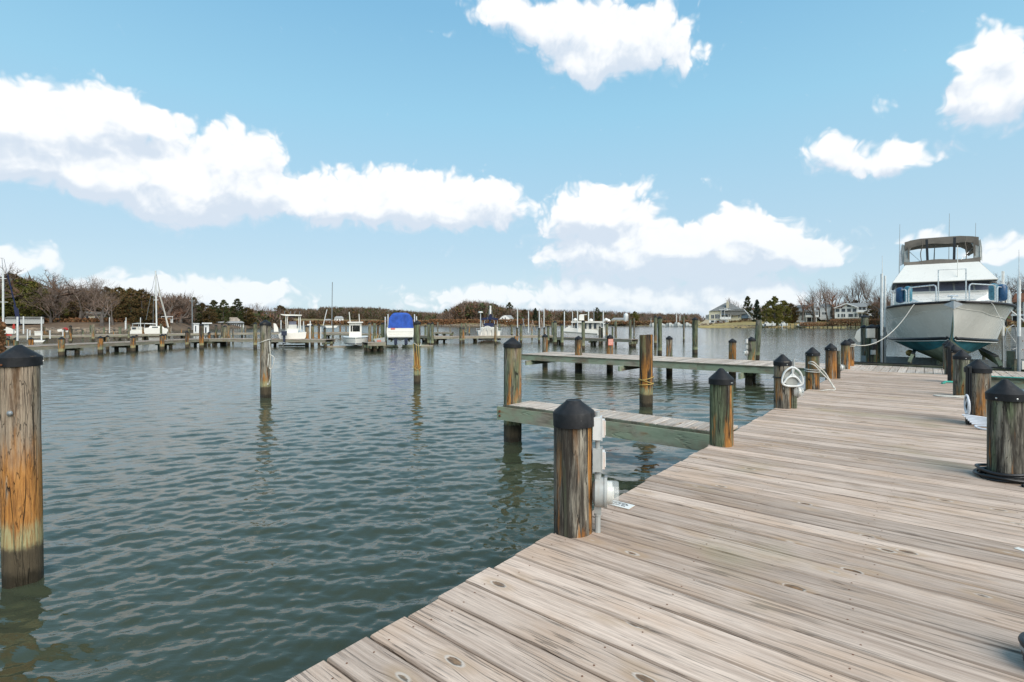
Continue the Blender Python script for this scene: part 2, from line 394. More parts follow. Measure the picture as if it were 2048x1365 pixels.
    bp = q.new('ShaderNodeBump'); bp.inputs['Strength'].default_value = 1.0; bp.inputs['Distance'].default_value = .016
    q.put(bp, 'Height', q.math('SUBTRACT', q.math('MULTIPLY', s2, .8), q.math('MULTIPLY', cr, 1.4))); q.l.new(bp.outputs[0], b.inputs['Normal'])
    return m
def leaf_mat(name, a, b_, c3=None, transl=.0):
    m, q, b = mat(name)
    ri = q.new('ShaderNodeNewGeometry').outputs['Random Per Island']
    rnd = q.new('ShaderNodeObjectInfo').outputs['Random']
    c_ = q.mix(ri, a, b_)
    if c3: c_ = q.mix(q.step(q.math('FRACT', q.math('MULTIPLY', ri, 7.31)), .62, .9), c_, c3)
    v = q.step(rnd, 0, 1, .78, 1.2, False); c_ = q.mix(1.0, c_, q.comb(v, v, v), 'MULTIPLY')
    q.put(b, 'Base Color', c_); b.inputs['Roughness'].default_value = .85; b.inputs['Specular IOR Level'].default_value = .15
    return m
def water_mat():
    m, q, b = mat('river_water')
    pos = q.new('ShaderNodeNewGeometry').outputs['Position']
    cd = q.vmath('LENGTH', q.vmath('SUBTRACT', pos, (0, 0, CAMZ)))
    b.inputs['IOR'].default_value = 1.46; b.inputs['Specular Tint'].default_value = (1.0, .99, .93, 1); b.inputs['Specular IOR Level'].default_value = .5
    q.put(b, 'Base Color', q.mix(q.step(q.noise(pos, .08, 3, .5), .35, .65), (.040, .048, .027), (.052, .060, .035)))
    h1 = q.noise(q.vmath('MULTIPLY', pos, (1.6, 3.6, 1)), 1.0, 3, .55)
    h2 = q.noise(q.vmath('MULTIPLY', pos, (4.2, 10.5, 1)), 1.0, 3, .6)
    h3 = q.noise(q.vmath('MULTIPLY', pos, (13, 26, 1)), 1.0, 2, .5)
    fw = q.math('MULTIPLY', q.step(cd, 10, 42), q.step(cd, 16, 110, .75, .13))                              # waves the mesh no longer resolves are left to the relief
    calm = q.step(q.noise(q.vmath('MULTIPLY', pos, (.022, .06, 1)), 1.0, 3, .5), .38, .62, .55, 1.0)
    h = q.math('ADD', q.math('MULTIPLY', q.math('ADD', q.math('MULTIPLY', h1, .046), q.math('MULTIPLY', h2, .017)), q.math('MULTIPLY', fw, calm)),
               q.math('MULTIPLY', h3, .0022))
    h = q.math('ADD', h, q.math('MULTIPLY', h2, .003))
    bp = q.new('ShaderNodeBump'); bp.inputs['Strength'].default_value = 1.0; bp.inputs['Distance'].default_value = 1.0
    q.put(bp, 'Height', h); q.l.new(bp.outputs[0], b.inputs['Normal'])
    q.put(b, 'Roughness', q.step(cd, 6, 150, .035, .13, False))
    return m
M = {}
M['deck'] = wood_mat('pier_board_wood', (.68, .525, .415), (.46, .335, .255), (.54, .37, .255))
M['deck2'] = wood_mat('cross_pier_board_wood', (.66, .565, .475), (.43, .35, .285), (.52, .40, .30))
M['beam'] = wood_mat('treated_beam_wood', (.36, .31, .24), (.19, .155, .115), (.26, .20, .13), False, .72, .6)
M['beam_brown'] = wood_mat('weathered_brown_beam', (.36, .31, .25), (.20, .165, .13), (.28, .22, .15), False, .25, .6)
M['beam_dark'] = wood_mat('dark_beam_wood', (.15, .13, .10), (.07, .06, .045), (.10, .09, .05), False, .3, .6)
M['post'] = post_mat()
M['cap'] = plain('black_plastic_cap', (.014, .014, .015), .58, var=.3, scale=14, bump=.15, spec=.32, dirt=((.10, .09, .085), .22))
M['screw'] = plain('zinc_screw', (.55, .54, .52), .35, .8)
M['steel'] = plain('stainless_steel', (.72, .72, .70), .30, .55)
M['galv'] = plain('galvanised_steel', (.34, .35, .35), .45, .6, dirt=((.2, .12, .07), .4))
M['pvc'] = plain('white_pvc_pipe', (.70, .70, .67), .35, dirt=((.45, .44, .38), .4))
M['greybox'] = plain('grey_meter_enamel', (.40, .41, .39), .45, dirt=((.30, .17, .08), .35))
M['whitebox'] = plain('white_junction_plastic', (.70, .69, .66), .45, dirt=((.60, .24, .08), .8))
M['white'] = plain('white_gelcoat', (.80, .765, .69), .30, var=.02, scale=1.5, dirt=((.60, .58, .50), .16))
M['cream'] = plain('cream_gelcoat', (.60, .575, .51), .30, var=.05, dirt=((.46, .43, .36), .18))
M['hullgrey'] = plain('hull_gelcoat', (.72, .69, .62), .26, var=.02, scale=1.5, dirt=((.44, .42, .36), .16))
M['antifoul'] = plain('teal_antifouling', (.045, .22, .27), .7, var=.35, scale=2.2, dirt=((.13, .17, .10), .45))
M['antifoul_low'] = plain('worn_green_antifouling', (.36, .39, .29), .8, var=.3, scale=2.0, dirt=((.07, .10, .07), .6))
M['rubbrown'] = plain('dark_brown_rub_rail', (.025, .020, .020), .5)
M['black'] = plain('black_rubber', (.014, .014, .015), .45)
M['bluecanvas'] = plain('blue_canvas', (.022, .085, .40), .75, var=.30, scale=1.6, bump=.5, dirt=((.05, .13, .45), .5))
M['navy'] = plain('navy_canvas', (.010, .016, .055), .75, var=.2, scale=2)
M['taupe'] = plain('taupe_canvas', (.16, .135, .108), .8, var=.2, scale=2.2, bump=.25)
M['vinyl'] = plain('clouded_clear_vinyl', (.34, .34, .31), .25, var=.2)
M['tint'] = plain('tinted_cabin_glass', (.24, .24, .30), .15, var=.3, scale=1.2)
M['bluefender'] = plain('blue_fender_vinyl', (.018, .075, .17), .35, var=.25)
M['tealcover'] = plain('faded_teal_vinyl', (.06, .19, .25), .30, var=.25)
M['rope'] = plain('off_white_rope', (.60, .57, .50), .8, var=.2, scale=40, bump=.4)
M['rope_yellow'] = plain('yellow_rope', (.55, .38, .12), .8, var=.25, scale=30, bump=.4)
M['rope_black'] = plain('black_cable', (.013, .013, .014), .42, var=.3)
M['hose'] = plain('white_hose', (.66, .67, .70), .35, var=.08)
M['hose_green'] = plain('green_hose', (.045, .32, .25), .4, var=.15)
M['red'] = plain('red_plastic', (.45, .03, .02), .4)
M['orange_red'] = plain('orange_sign', (.62, .16, .10), .5, var=.15)
M['rusty_arm'] = plain('weathered_davit_paint', (.36, .26, .20), .6)
M['brass'] = plain('brass_fitting', (.45, .32, .12), .3, .8)
M['bolt'] = plain('rusty_bolt', (.20, .075, .03), .6, .3)
M['outboard'] = plain('dark_outboard', (.025, .030, .055), .25)
M['housewhite'] = plain('white_siding', (.74, .74, .72), .6, var=.05, scale=2)
M['housecream'] = plain('cream_siding', (.60, .56, .42), .6, var=.06, scale=2)
M['houseblue'] = plain('slate_blue_siding', (.12, .17, .22), .6, var=.08)
M['roofgrey'] = plain('grey_shingle_roof', (.17, .17, .16), .85, var=.22, scale=1.4)
M['rooflight'] = plain('pale_shingle_roof', (.40, .42, .44), .8, var=.12)
M['roofmetal'] = plain('rusty_metal_roof', (.46, .40, .33), .6, var=.3, scale=.35, dirt=((.42, .22, .12), .6))
M['roofred'] = plain('red_brown_roof', (.33, .15, .09), .8, var=.2)
M['glass'] = plain('dark_window_glass', (.045, .055, .065), .08, var=.3)
M['trim'] = plain('white_trim', (.78, .78, .76), .5, var=.04)
M['brick'] = plain('tan_chimney', (.52, .46, .34), .85, var=.15)
M['bark'] = plain('grey_bark', (.110, .092, .078), .9, var=.3, scale=1.0)
M['bark_pale'] = plain('pale_bark', (.30, .26, .22), .9, var=.25, scale=1.0)
M['twig'] = leaf_mat('bare_twigs', (.145, .105, .082), (.27, .205, .165), (.19, .115, .075))
M['twig_red'] = leaf_mat('russet_twigs', (.18, .085, .05), (.26, .125, .07), (.13, .085, .07))
M['pine'] = leaf_mat('pine_needles', (.030, .048, .018), (.085, .100, .034), (.12, .082, .034))
M['cedar'] = leaf_mat('russet_cedar_leaves', (.075, .050, .020), (.155, .092, .034), (.045, .058, .022))
M['olive'] = leaf_mat('olive_cedar_leaves', (.065, .080, .018), (.165, .155, .036), (.155, .105, .032))
M['spruce'] = leaf_mat('spruce_needles', (.018, .034, .020), (.045, .065, .036), (.05, .05, .022))
M['shrub'] = leaf_mat('dry_shrub_twigs', (.14, .060, .030), (.25, .13, .06), (.08, .07, .035))
M['lawn'] = plain('dry_winter_lawn', (.34, .255, .095), .95, var=.25, scale=.18)
M['stone'] = leaf_mat('shore_stones', (.22, .18, .145), (.42, .33, .24), (.11, .10, .085))
M['water'] = water_mat()
def ground_mat():
    m, q, b = mat('winter_ground')
    pos = q.new('ShaderNodeNewGeometry').outputs['Position']
    c_ = q.mix(q.step(q.noise(pos, .05, 4, .6), .4, .6), (.16, .105, .055), (.30, .225, .085))
    c_ = q.mix(q.step(q.noise(pos, .6, 4, .6), .45, .7, 0, .6), c_, (.13, .12, .05))
    q.put(b, 'Base Color', c_); b.inputs['Roughness'].default_value = .95
    return m
M['ground'] = ground_mat()
M['woodfloor'] = plain('leaf_litter', (.13, .085, .05), .95, var=.35, scale=.3)
# ---------------------------------------------------------------- water
def build_water():
    # rings round the camera's foot point, finer near it; crests run across the wind
    rs = [0.02, .5, .9]
    r = 1.2
    while r < 60: rs.append(r); r *= 1.0050
    while r < 8000: rs.append(r); r *= 1.09
    rs = np.array(rs)
    fine = np.linspace(-math.radians(56), math.radians(56), 600)
    coarse = np.linspace(math.radians(56), math.radians(304), 60)[1:-1]
    th = np.concatenate([fine, coarse])
    R_, T_ = np.meshgrid(rs, th, indexing='ij')
    X = R_ * np.sin(T_); Y = R_ * np.cos(T_); Z = np.zeros_like(X)
    rg = np.random.RandomState(5)
    for i in range(64):
        lam = .085 * (1.25 / .085) ** (i / 63.0)
        k = 2 * math.pi / lam
        ang = rg.normal(math.radians(110), math.radians(24 if lam > .3 else 42))      # direction the ripples run
        slope = .0310 * (1 if lam < .36 else (.36 / lam) ** 1.25) * (1 if lam > .22 else 1.25)
        amp = slope / k
        cut = np.clip((lam / (R_ * .0050 * 3.0) - .6) / .8, 0, 1)
        ph = rg.uniform(0, 6.28)
        # a slow wander keeps crests short
        w1 = .45 * lam * np.sin(X * (.9 + .5 * rg.rand()) + rg.rand() * 6) + .4 * lam * np.sin(Y * (.7 + .6 * rg.rand()) + rg.rand() * 6)
        arg = k * (X * math.cos(ang) + Y * math.sin(ang) + w1) + ph
        Z += amp * cut * (np.sin(arg) + .22 * np.cos(2 * arg))
    # lee of the pier and catwalk: ripples die down into smoother swells
    S_ = (X - OX) * UX + (Y - OY) * UY; N_ = (X - OX) * UY - (Y - OY) * UX
    sm = lambda v: np.clip(v, 0, 1) ** 2 * (3 - 2 * np.clip(v, 0, 1))
    lee = sm((N_ + 4.6) / 1.4) * sm((S_ - 3.2) / 2.5) * sm((22 - S_) / 6)
    gust = .82 + .30 * np.sin(X * .19 + 1.3 * np.sin(Y * .11)) * np.sin(Y * .13 + 1)
    Z *= gust * (1 - .62 * lee)
    for lam, a_, sl in ((1.1, 75, .045), (.8, 110, .05), (.62, 60, .04), (.5, 95, .035)):
        k = 2 * math.pi / lam; a = math.radians(a_)
        Z += lee * sl / k * np.sin(k * (X * math.cos(a) + Y * math.sin(a)) + 1.8 * np.sin(X * 1.3 + a_) + 1.3 * np.sin(Y * 1.1))
    Z *= np.clip((R_ - .6) / 1.0, 0, 1)
    nr, nt = X.shape
    co = np.stack([X, Y, Z], -1).reshape(-1, 3)
    idx = np.arange(nr * nt).reshape(nr, nt)
    a = idx[:-1, :]; b = idx[1:, :]
    q = np.stack([a, b, np.roll(b, -1, 1), np.roll(a, -1, 1)], -1).reshape(-1, 4)[:, ::-1]
    me = bpy.data.meshes.new('water')
    me.vertices.add(len(co)); me.vertices.foreach_set('co', co.ravel())
    me.loops.add(q.size); me.loops.foreach_set('vertex_index', q.ravel())
    me.polygons.add(len(q)); me.polygons.foreach_set('loop_start', np.arange(0, q.size, 4)); me.polygons.foreach_set('loop_total', np.full(len(q), 4))
    me.update(calc_edges=True); me.validate()
    me.polygons.foreach_set('use_smooth', np.ones(len(me.polygons), bool))
    me.materials.append(M['water'])
    if me.polygons[len(me.polygons)//2].normal.z < 0: me.flip_normals()
    tag(link('water', me), 'grey green river water ruffled by small ripples', None, None, 'structure')
build_water()
# ---------------------------------------------------------------- boards
def plank_mesh(L, w_, t, nails=(), seed=0, wane=.0):
    rg = random.Random(seed); b = MB(); hx, hy, c = L / 2, w_ / 2, .006
    # rounded long edges, slightly uneven ends
    e0 = -hx + rg.uniform(0, .018); e1 = hx - rg.uniform(0, .018)
    prof = [(-hy, -t), (hy, -t), (hy, -c), (hy - c, 0), (0, rg.uniform(-.002, .002)), (-hy + c, 0), (-hy, -c)]
    secs = [[(x, y, z) for y, z in prof] for x in (e0, -L*.17, L*.2, e1)]
    b.loft(secs, ring=True)
    b.mi = 1
    for (nx, ny) in nails:
        nx += rg.uniform(-.02, .02); ny += rg.uniform(-.012, .012); r = .0052
        b.add([(nx + r*math.cos(k*1.0472), ny + r*math.sin(k*1.0472), .0012) for k in range(6)], [tuple(range(6))])
    return b
pier = empty('wooden_pier', D(0, 0, 0), PIER_RZ, 'weathered grey plank pier walkway running away towards the lifted cabin cruiser', 'pier')
# in pier local frame: x = along s, y = -n
PITCH = .2225; PWID = 2.78
rp = random.Random(3)
variants = []
for k in range(8):
    nl = [(x, y) for x in (-1.24, -.45, .38, 1.26) for y in (-.062, .062)]
    variants.append(plank_mesh(PWID, .2145, .038, nl, k).mesh('plank', [M['deck'], M['bolt']]))
s = -3.4; i = 0
while s < 18.02:
    o = link('plank', variants[i % 8], pier)
    o.location = (s + PITCH / 2, -PWID / 2 + rp.uniform(-.012, .012), DECK + rp.uniform(-.0025, .0025))
    o.rotation_euler = (rp.uniform(-.004, .004), rp.uniform(-.0008, .0008), math.pi / 2 + rp.uniform(-.0012, .0012) + (math.pi if rp.random() < .5 else 0))
    s += PITCH; i += 1
def beam_between(parent, name, p, q, w_, h_, mt, label=None):
    """a timber with its own length axis so that the grain follows it"""
    p = Vector(p); q = Vector(q); d = q - p; L = d.length
    o = MB().box(-L/2, L/2, -w_/2, w_/2, -h_/2, h_/2).build(name, mt, parent)
    o.location = (p + q) / 2; o.rotation_euler = d.to_track_quat('X', 'Z').to_euler()
    if label: o['label'] = label
    return o
for n_ in (.10, .93, 1.80, 2.66):
    beam_between(pier, 'stringer', (-3.4, -n_, DECK - .14), (18.1, -n_, DECK - .14), .05, .20, M['beam'])
for s_ in (-1.4, 1.95, 5.3, 8.78, 12.06, 15.0, 17.6):
    beam_between(pier, 'cross_beam', (s_ + .2, .05, DECK - .345), (s_ + .2, -PWID - .05, DECK - .345), .09, .20, M['beam_dark'])
# catwalk (first finger pier)
cat = empty('catwalk', D(0, 0, 0), PIER_RZ, 'short narrow catwalk with green stained side board joining the near pier', 'catwalk')
cv = [plank_mesh(.66, .134, .036, [(x, y) for x in (-.29, .29) for y in (-.035, .035)], 20 + k).mesh('plank', [M['deck2'], M['bolt']]) for k in range(4)]
n_ = -.06; i = 0
while n_ > -3.80:
    o = link('plank', cv[i % 4], cat)
    o.location = (6.46 + rp.uniform(-.008, .008), -(n_ - .07), DECK + .002 + rp.uniform(-.002, .002)); o.rotation_euler = (0, 0, rp.uniform(-.006, .006) + (math.pi if i % 3 == 1 else 0))
    n_ -= .1400; i += 1
beam_between(cat, 'side_board', (6.085, .10, DECK - .158), (6.085, 4.05, DECK - .158), .045, .235, M['beam'])
beam_between(cat, 'side_board', (6.82, .10, DECK - .158), (6.82, 3.92, DECK - .158), .045, .235, M['beam'])
MB().box(6.095, 6.125, .02, 3.93, DECK - .037, DECK - .001).build('shaded_aged_ends', M['beam_dark'], cat)  # dark strip added over the plank ends, standing in for their shade and ageing
b = MB(); b.lathe([(.022, 0), (.022, .012), (.010, .013), (.010, .03)], 8, (6.06, 3.98, DECK - .12), (-1, 0, 0)); b.build('bolt', M['bolt'], cat)
b = MB(); b.lathe([(.022, 0), (.022, .012), (.010, .013), (.010, .03)], 8, (6.06, 3.98, DECK - .20), (-1, 0, 0)); b.build('bolt', M['bolt'], cat)
# cross pier
cross = empty('cross_pier', D(0, 0, 0), PIER_RZ, 'cross pier with green edge boards running past the bow of the lifted boat', 'pier')
S0, S1 = 18.08, 20.75; CW = S1 - S0
xv = [plank_mesh(CW, .204, .038, [], 40 + k).mesh('plank', [M['deck2'], M['bolt']]) for k in range(6)]
n_ = -12.85; i = 0
while n_ < 12.0:
    o = link('plank', xv[i % 6], cross)
    o.location = ((S0 + S1) / 2 + rp.uniform(-.012, .012), -(n_ + .106), DECK + .001 + rp.uniform(-.002, .002)); o.rotation_euler = (0, 0, rp.uniform(-.002, .002) + (math.pi if i % 2 else 0))
    n_ += .212; i += 1
for s_ in (S0 + .05, S0 + .95, S0 + 1.8, S1 - .06):
    for (a, c) in ((-12.87, -9.2), (-9.2, -4.6), (-4.6, 0.0), (0.0, 6.0), (6.0, 12.0)):
        beam_between(cross, 'stringer', (s_ + .002 * int(a), -a, DECK - .155), (s_ + .002 * int(a), -c, DECK - .155), .05, .225, M['beam'])
MB().box(S0 - .022, S0 - .004, -12.0, 12.85, DECK - .037, DECK - .001).build('shaded_aged_ends', M['beam_dark'], cross)  # same added dark strip: shade and ageing of the board ends as colour
for n_ in (-12.3, -7.6, -3.0, 1.2, 4.4, 8.2):
    beam_between(cross, 'cross_beam', (S0 - .35, -n_, DECK - .37), (S1 + .35, -n_, DECK - .37), .08, .20, M['beam'])
# ---------------------------------------------------------------- pilings
def post_profile_mesh(r0, r1, z0, z1, seed, seg=28, cracks=5, rough=.004, flat=True, slant=0.0):
    rg = random.Random(seed); b = MB()
    cr = [(rg.uniform(0, 6.28), rg.uniform(.03, .07), rg.uniform(.004, .011)) for _ in range(cracks)]
    wob = [(rg.uniform(0, 6.28), rg.uniform(.002, .006)) for _ in range(4)]
    nz = max(4, int((z1 - z0) / .22)); secs = []
    for i in range(nz + 1):
        t = i / nz; z = z0 + (z1 - z0) * t; ring = []
        for k in range(seg):
            a = 2 * math.pi * k / seg; r = r0 + (r1 - r0) * t
            for j, (ph, am) in enumerate(wob): r += am * math.sin((j + 1) * a + ph + .6 * t)
            for (ca, cwid, cd_) in cr:
                dd = abs((a - ca - .12 * math.sin(3 * t + ca) + math.pi) % (2 * math.pi) - math.pi)
                if dd < .14: r -= cd_ * (1 - dd / .14)
            r += rg.uniform(-rough, rough) * .4
            ring.append((r * math.cos(a), r * math.sin(a), z + (slant * math.cos(a) if i == nz else 0)))
        secs.append(ring)
    b.loft([q_[::-1] for q_ in secs], ring=True)
    return b
def cap_mesh(r, h, skirt, seg=28, flat=0.0):
    rr = r * (1.14 if flat else 1.10)
    if flat: prof = [(rr - .006, -skirt), (rr, -skirt), (rr, -.012), (rr - .008, 0), (flat + .01, h - .012), (flat, h), (flat * .8, h - .004), (.001, h - .006)]
    else: prof = [(rr - .006, -skirt), (rr, -skirt), (rr, -.010), (rr - .008, 0), (rr * .5, h * .52), (.02, h * .985), (.001, h)]
    return MB().lathe(prof, seg, caps=False)
def screws(parent, r, z, angs):
    for a in angs:
        b = MB(); b.lathe([(.0085, 0), (.0085, .004), (.001, .006)], 8, (math.cos(a) * r * 1.09, math.sin(a) * r * 1.09, z), (math.cos(a), math.sin(a), 0)); b.build('screw', M['screw'], parent)
NP = 0
def piling(base, top, r=.14, col=(.5, .5, .5), cap=True, label='', group='pilings', lean=(0, 0), bottom=-1.6, lod=0, seed=None, flat=0.0, taper=.96, screwang=None, rz=0.0, skirt=.075, caph=None, strip=1.0, name='mooring_piling'):
    """base: x,y on the water plane; top: z of the very top"""
    global NP; NP += 1; seed = NP if seed is None else seed
    t = empty(name, (base[0], base[1], 0), rz, label, 'piling', group)
    t.rotation_euler = (lean[0], lean[1], rz)
    ch = (caph or r * .62) if cap else 0
    zt = top - ch
    seg = (28, 14, 8)[lod]
    b = post_profile_mesh(r * 1.0, r * taper, bottom, zt - .002, seed, seg, (6, 3, 0)[lod], (.004, .004, 0)[lod], slant=0 if cap else .012)
    o = b.build('post', M['post'], t, smooth=True); o.color = (*col, strip)
    if cap:
        c = cap_mesh(r * taper, ch, skirt if lod == 0 else .06, seg if lod < 2 else 8, flat).build('cap', M['cap'], t, smooth=lod < 2); c.location = (0, 0, zt); rt = random.Random(seed * 7 + 1); c.rotation_euler = (rt.uniform(-.03, .03), rt.uniform(-.03, .03), rt.uniform(0, 6))
        if lod == 0: screws(c, r * taper, -.05, screwang or (-1.9, -.9))
    return t
DP = 'capped pilings along the edges of the near pier'
def dpile(s_, n_, r, col, label, top=.94, **k):
    p = D(s_, n_); return piling((p.x, p.y), DECK + top, r, col, label=label, group=DP, **k)
M1 = dpile(2.07, .10, .138, (.45, .02, .40), 'nearest left edge piling with flat topped black cap carrying electric boxes', flat=.052, skirt=.105, caph=.076, seed=11, screwang=(-2.05, -.62), strip=.402)
M2 = dpile(5.41, .12, .140, (.60, .88, .20), 'green stained left edge piling at the root of the catwalk', seed=12, screwang=(-1.75, -1.62, -.8), caph=.12, strip=.325)
M3 = dpile(8.92, .10, .140, (.80, .20, .55), 'left edge piling carrying a white hose hanger', screwang=(-1.7, -.7), caph=.12)
M4 = dpile(12.2, .06, .140, (.72, .62, .35), 'left edge piling with a cream rope looped round it', caph=.12)
M5 = dpile(15.0, .06, .138, (.98, .10, .42), 'brown left edge piling with dark conduit on its right side', caph=.12)
M6 = dpile(18.55, .02, .138, (.80, .70, .55), 'left piling where the near pier meets the cross pier', caph=.11)
M7 = dpile(20.1, -.02, .135, (.92, .35, .5), 'piling behind the pier corner holding the thick mooring rope', caph=.11)
R1 = dpile(5.72, 2.67, .142, (.25, .62, .40), 'grey green piling on the right edge ringed by black cable coils', seed=31, caph=.125, top=.955, screwang=(-2.2, -1.2))
R2 = dpile(9.15, 2.66, .150, (.80, .30, .55), 'second right edge piling with white hose coiled at its foot', caph=.12, top=.955, screwang=(-1.5, -.7))
R3 = dpile(12.8, 2.62, .138, (.40, .72, .50), 'third right edge piling with a small tan plate', caph=.12)
R4 = dpile(15.85, 2.60, .138, (.78, .45, .42), 'fourth right edge piling with a green hose beside its foot', caph=.12)
R5 = dpile(18.3, 2.58, .138, (.5, .5, .4), 'fifth right edge piling at the cross pier corner', caph=.12, lod=1)
R6 = dpile(20.4, 2.58, .138, (.5, .5, .4), 'farthest capped piling of the right row before the boat', caph=.12, lod=1)
# pilings standing in open water and round the piers
def wpile(px, ytop, ywater, r, col, label, lod=0, cap=True, group='mooring pilings standing in the water', **k):
    d = wd(ywater) ; x = (px - 1024) / F * (d + r); d += r
    return piling((x, d), CAMZ + (HZ - ytop) / F * d, r, col, cap, label, group, lod=lod, **k)
W0 = wpile(47, 690, 1178, .140, (1.40, .20, .60), 'big leftmost foreground piling in the water stained orange', lean=(0, -.020), seed=51, screwang=(-1.62, -.4), caph=.095, taper=1.0, skirt=.085)
W1 = wpile(531, 640, 797, .150, (.66, .48, .72), 'tall piling in open water with a white rope hanging on its right', seed=52)
W2 = wpile(834, 641, 769, .128, (.70, .78, .35), 'slim dark piling in open water wrapped with yellow rope', seed=53)
F1 = wpile(1025, 675, 886, .165, (.74, .72, .55), 'piling at the outer end of the catwalk with streaks of orange', seed=54, screwang=(-1.95, -1.15), caph=.115)
SP = wpile(1292, 670, 815, .180, (.98, .40, .10), 'uncapped split piling blackened on one side with yellow rope', cap=False, seed=58, strip=.35)
wpile(1157, 672, 743, .165, (.88, .55, .35), 'capped piling on the near side of the cross pier left of the split piling', lod=0)
wpile(1465, 677.6, 752, .150, (.86, .62, .50), 'capped piling on the near side of the cross pier with a brace', lod=0)
wpile(1390, 635, 709, .190, (.45, .85, .30), 'tall green capped piling standing behind the cross pier', lod=0)
wpile(1513, 640, 722, .170, (.35, .62, .62), 'tilted uncapped pole leaning behind the meter boxes', lod=0, cap=False, lean=(0, .065))
wpile(1319.5, 633, 711, .150, (.30, .95, .45), 'tall bright green capped piling behind the split piling', lod=1)
wpile(1311, 632, 693, .150, (.55, .75, .5), 'thinner capped piling just left of the bright green one', lod=1)
wpile(1367.5, 632, 684, .095, (.55, .6, .5), 'thin distant pole with an orange foot between two green pilings', lod=1, cap=False)
wpile(1260.5, 640, 694, .130, (.25, .6, .4), 'dark pole at the outer end of the distant dock', lod=1, cap=False)
wpile(1268, 637, 681, .090, (.4, .4, .5), 'slender pole just right of the distant dock end', lod=1, cap=False)
wpile(1110, 642, 691, .185, (.2, .95, .85), 'fat pale green piling with a white band', lod=1)
wpile(1124, 648, 692, .150, (.2, .95, .6), 'pale green piling right of the banded fat one', lod=1)
wpile(1166.5, 641, 700, .145, (.4, .85, .6), 'tall pale green piling behind the near capped one', lod=1)
wpile(1096.5, 652, 687, .125, (.35, .9, .5), 'short green piling behind the back edge of the cross pier', lod=1)
wpile(991, 648, 690, .130, (.75, .6, .75), 'pale topped piling in front of the boat with navy canopy', lod=1)
wpile(857.5, 646, 693, .150, (.35, .95, .6), 'green piling right of the blue covered boat', lod=1)
wpile(864.5, 645, 693.5, .150, (.35, .98, .7), 'brighter green piling paired beside the blue covered boat', lod=1)
# pilings of the cross pier (back edge), rising through the deck
def xpile(px, ytop, n_off, r, col, label, s_=S1 + .12, lod=0):
    # walk along the pier's back edge to the column px
    a = (px - 1024) / F; n_ = (a * (OY + UY * s_) - OX - UX * s_) / (UY + a * UX)
    p = D(s_, n_); return piling((p.x, p.y), CAMZ + (HZ - ytop) / F * p.y, r, col, True, label, 'pilings along the far edge of the cross pier', lod=lod)
xpile(1090, 668.5, 0, .140, (.72, .55, .5), 'first capped piling on the far edge of the cross pier')
XS = xpile(1220, 669.5, 0, .150, (.72, .45, .4), 'cross pier piling bearing a faded red notice')
xpile(1338.5, 672, 0, .140, (.70, .70, .45), 'capped piling on the far edge right of the split piling')
XM = xpile(1503, 674, 0, .160, (.55, .78, .45), 'cross pier piling with meter boxes on its left side')
b = MB(); b.lathe([(.022, 0), (.022, .006), (.016, .014), (.004, .018)], 12); o = b.build('lag_bolt', M['galv'], W0, True); o.location = (.045, -.136, 1.46); o.rotation_euler = (math.pi / 2, 0, .3)
b = MB(); b.lathe([(.009, 0), (.009, .005), (.003, .007)], 10); o = b.build('cap_screw', M['bolt'], W0, True); o.location = (.0, -.155, 1.865); o.rotation_euler = (math.pi / 2, 0, 0)
# under deck posts
for k, (ss, nn) in enumerate([(2.2, 2.5), (5.6, 2.5), (9.1, 2.5), (12.4, 2.5), (15.3, 2.5), (18.6, -2.9), (20.3, -7.7), (18.6, 4.5), (20.3, 8.3), (18.6, 8.3)]):
    p = D(ss, nn, 0); par = pier if ss < 17 else cross
    o = post_profile_mesh(.14, .14, -1.6, DECK - .28, 200 + k, 12, 2).build('support_post', M['post'], par, smooth=True)
    o.color = (.2, .4, .1, 1); o.location = (ss, -nn, 0)
notice = MB().box(-.125, .125, -.008, .008, -.15, .15)
nt = notice.build('notice_board', M['orange_red']); nt.location = XS.location + Vector((0, -.165, 1.28)); nt.rotation_euler = (0, 0, .22)
tag(nt, 'faded red notice fixed to a cross pier piling', 'sign')
b = MB()
rr = random.Random(9)
for row in range(7):
    x = -.10
    while x < .09:
        w_ = rr.uniform(.012, .035); b.box(x, min(.105, x + w_), -.0105, -.0085, .115 - row * .037, .125 - row * .037 + .006); x += w_ + .014
b.build('lettering', M['white'], nt)
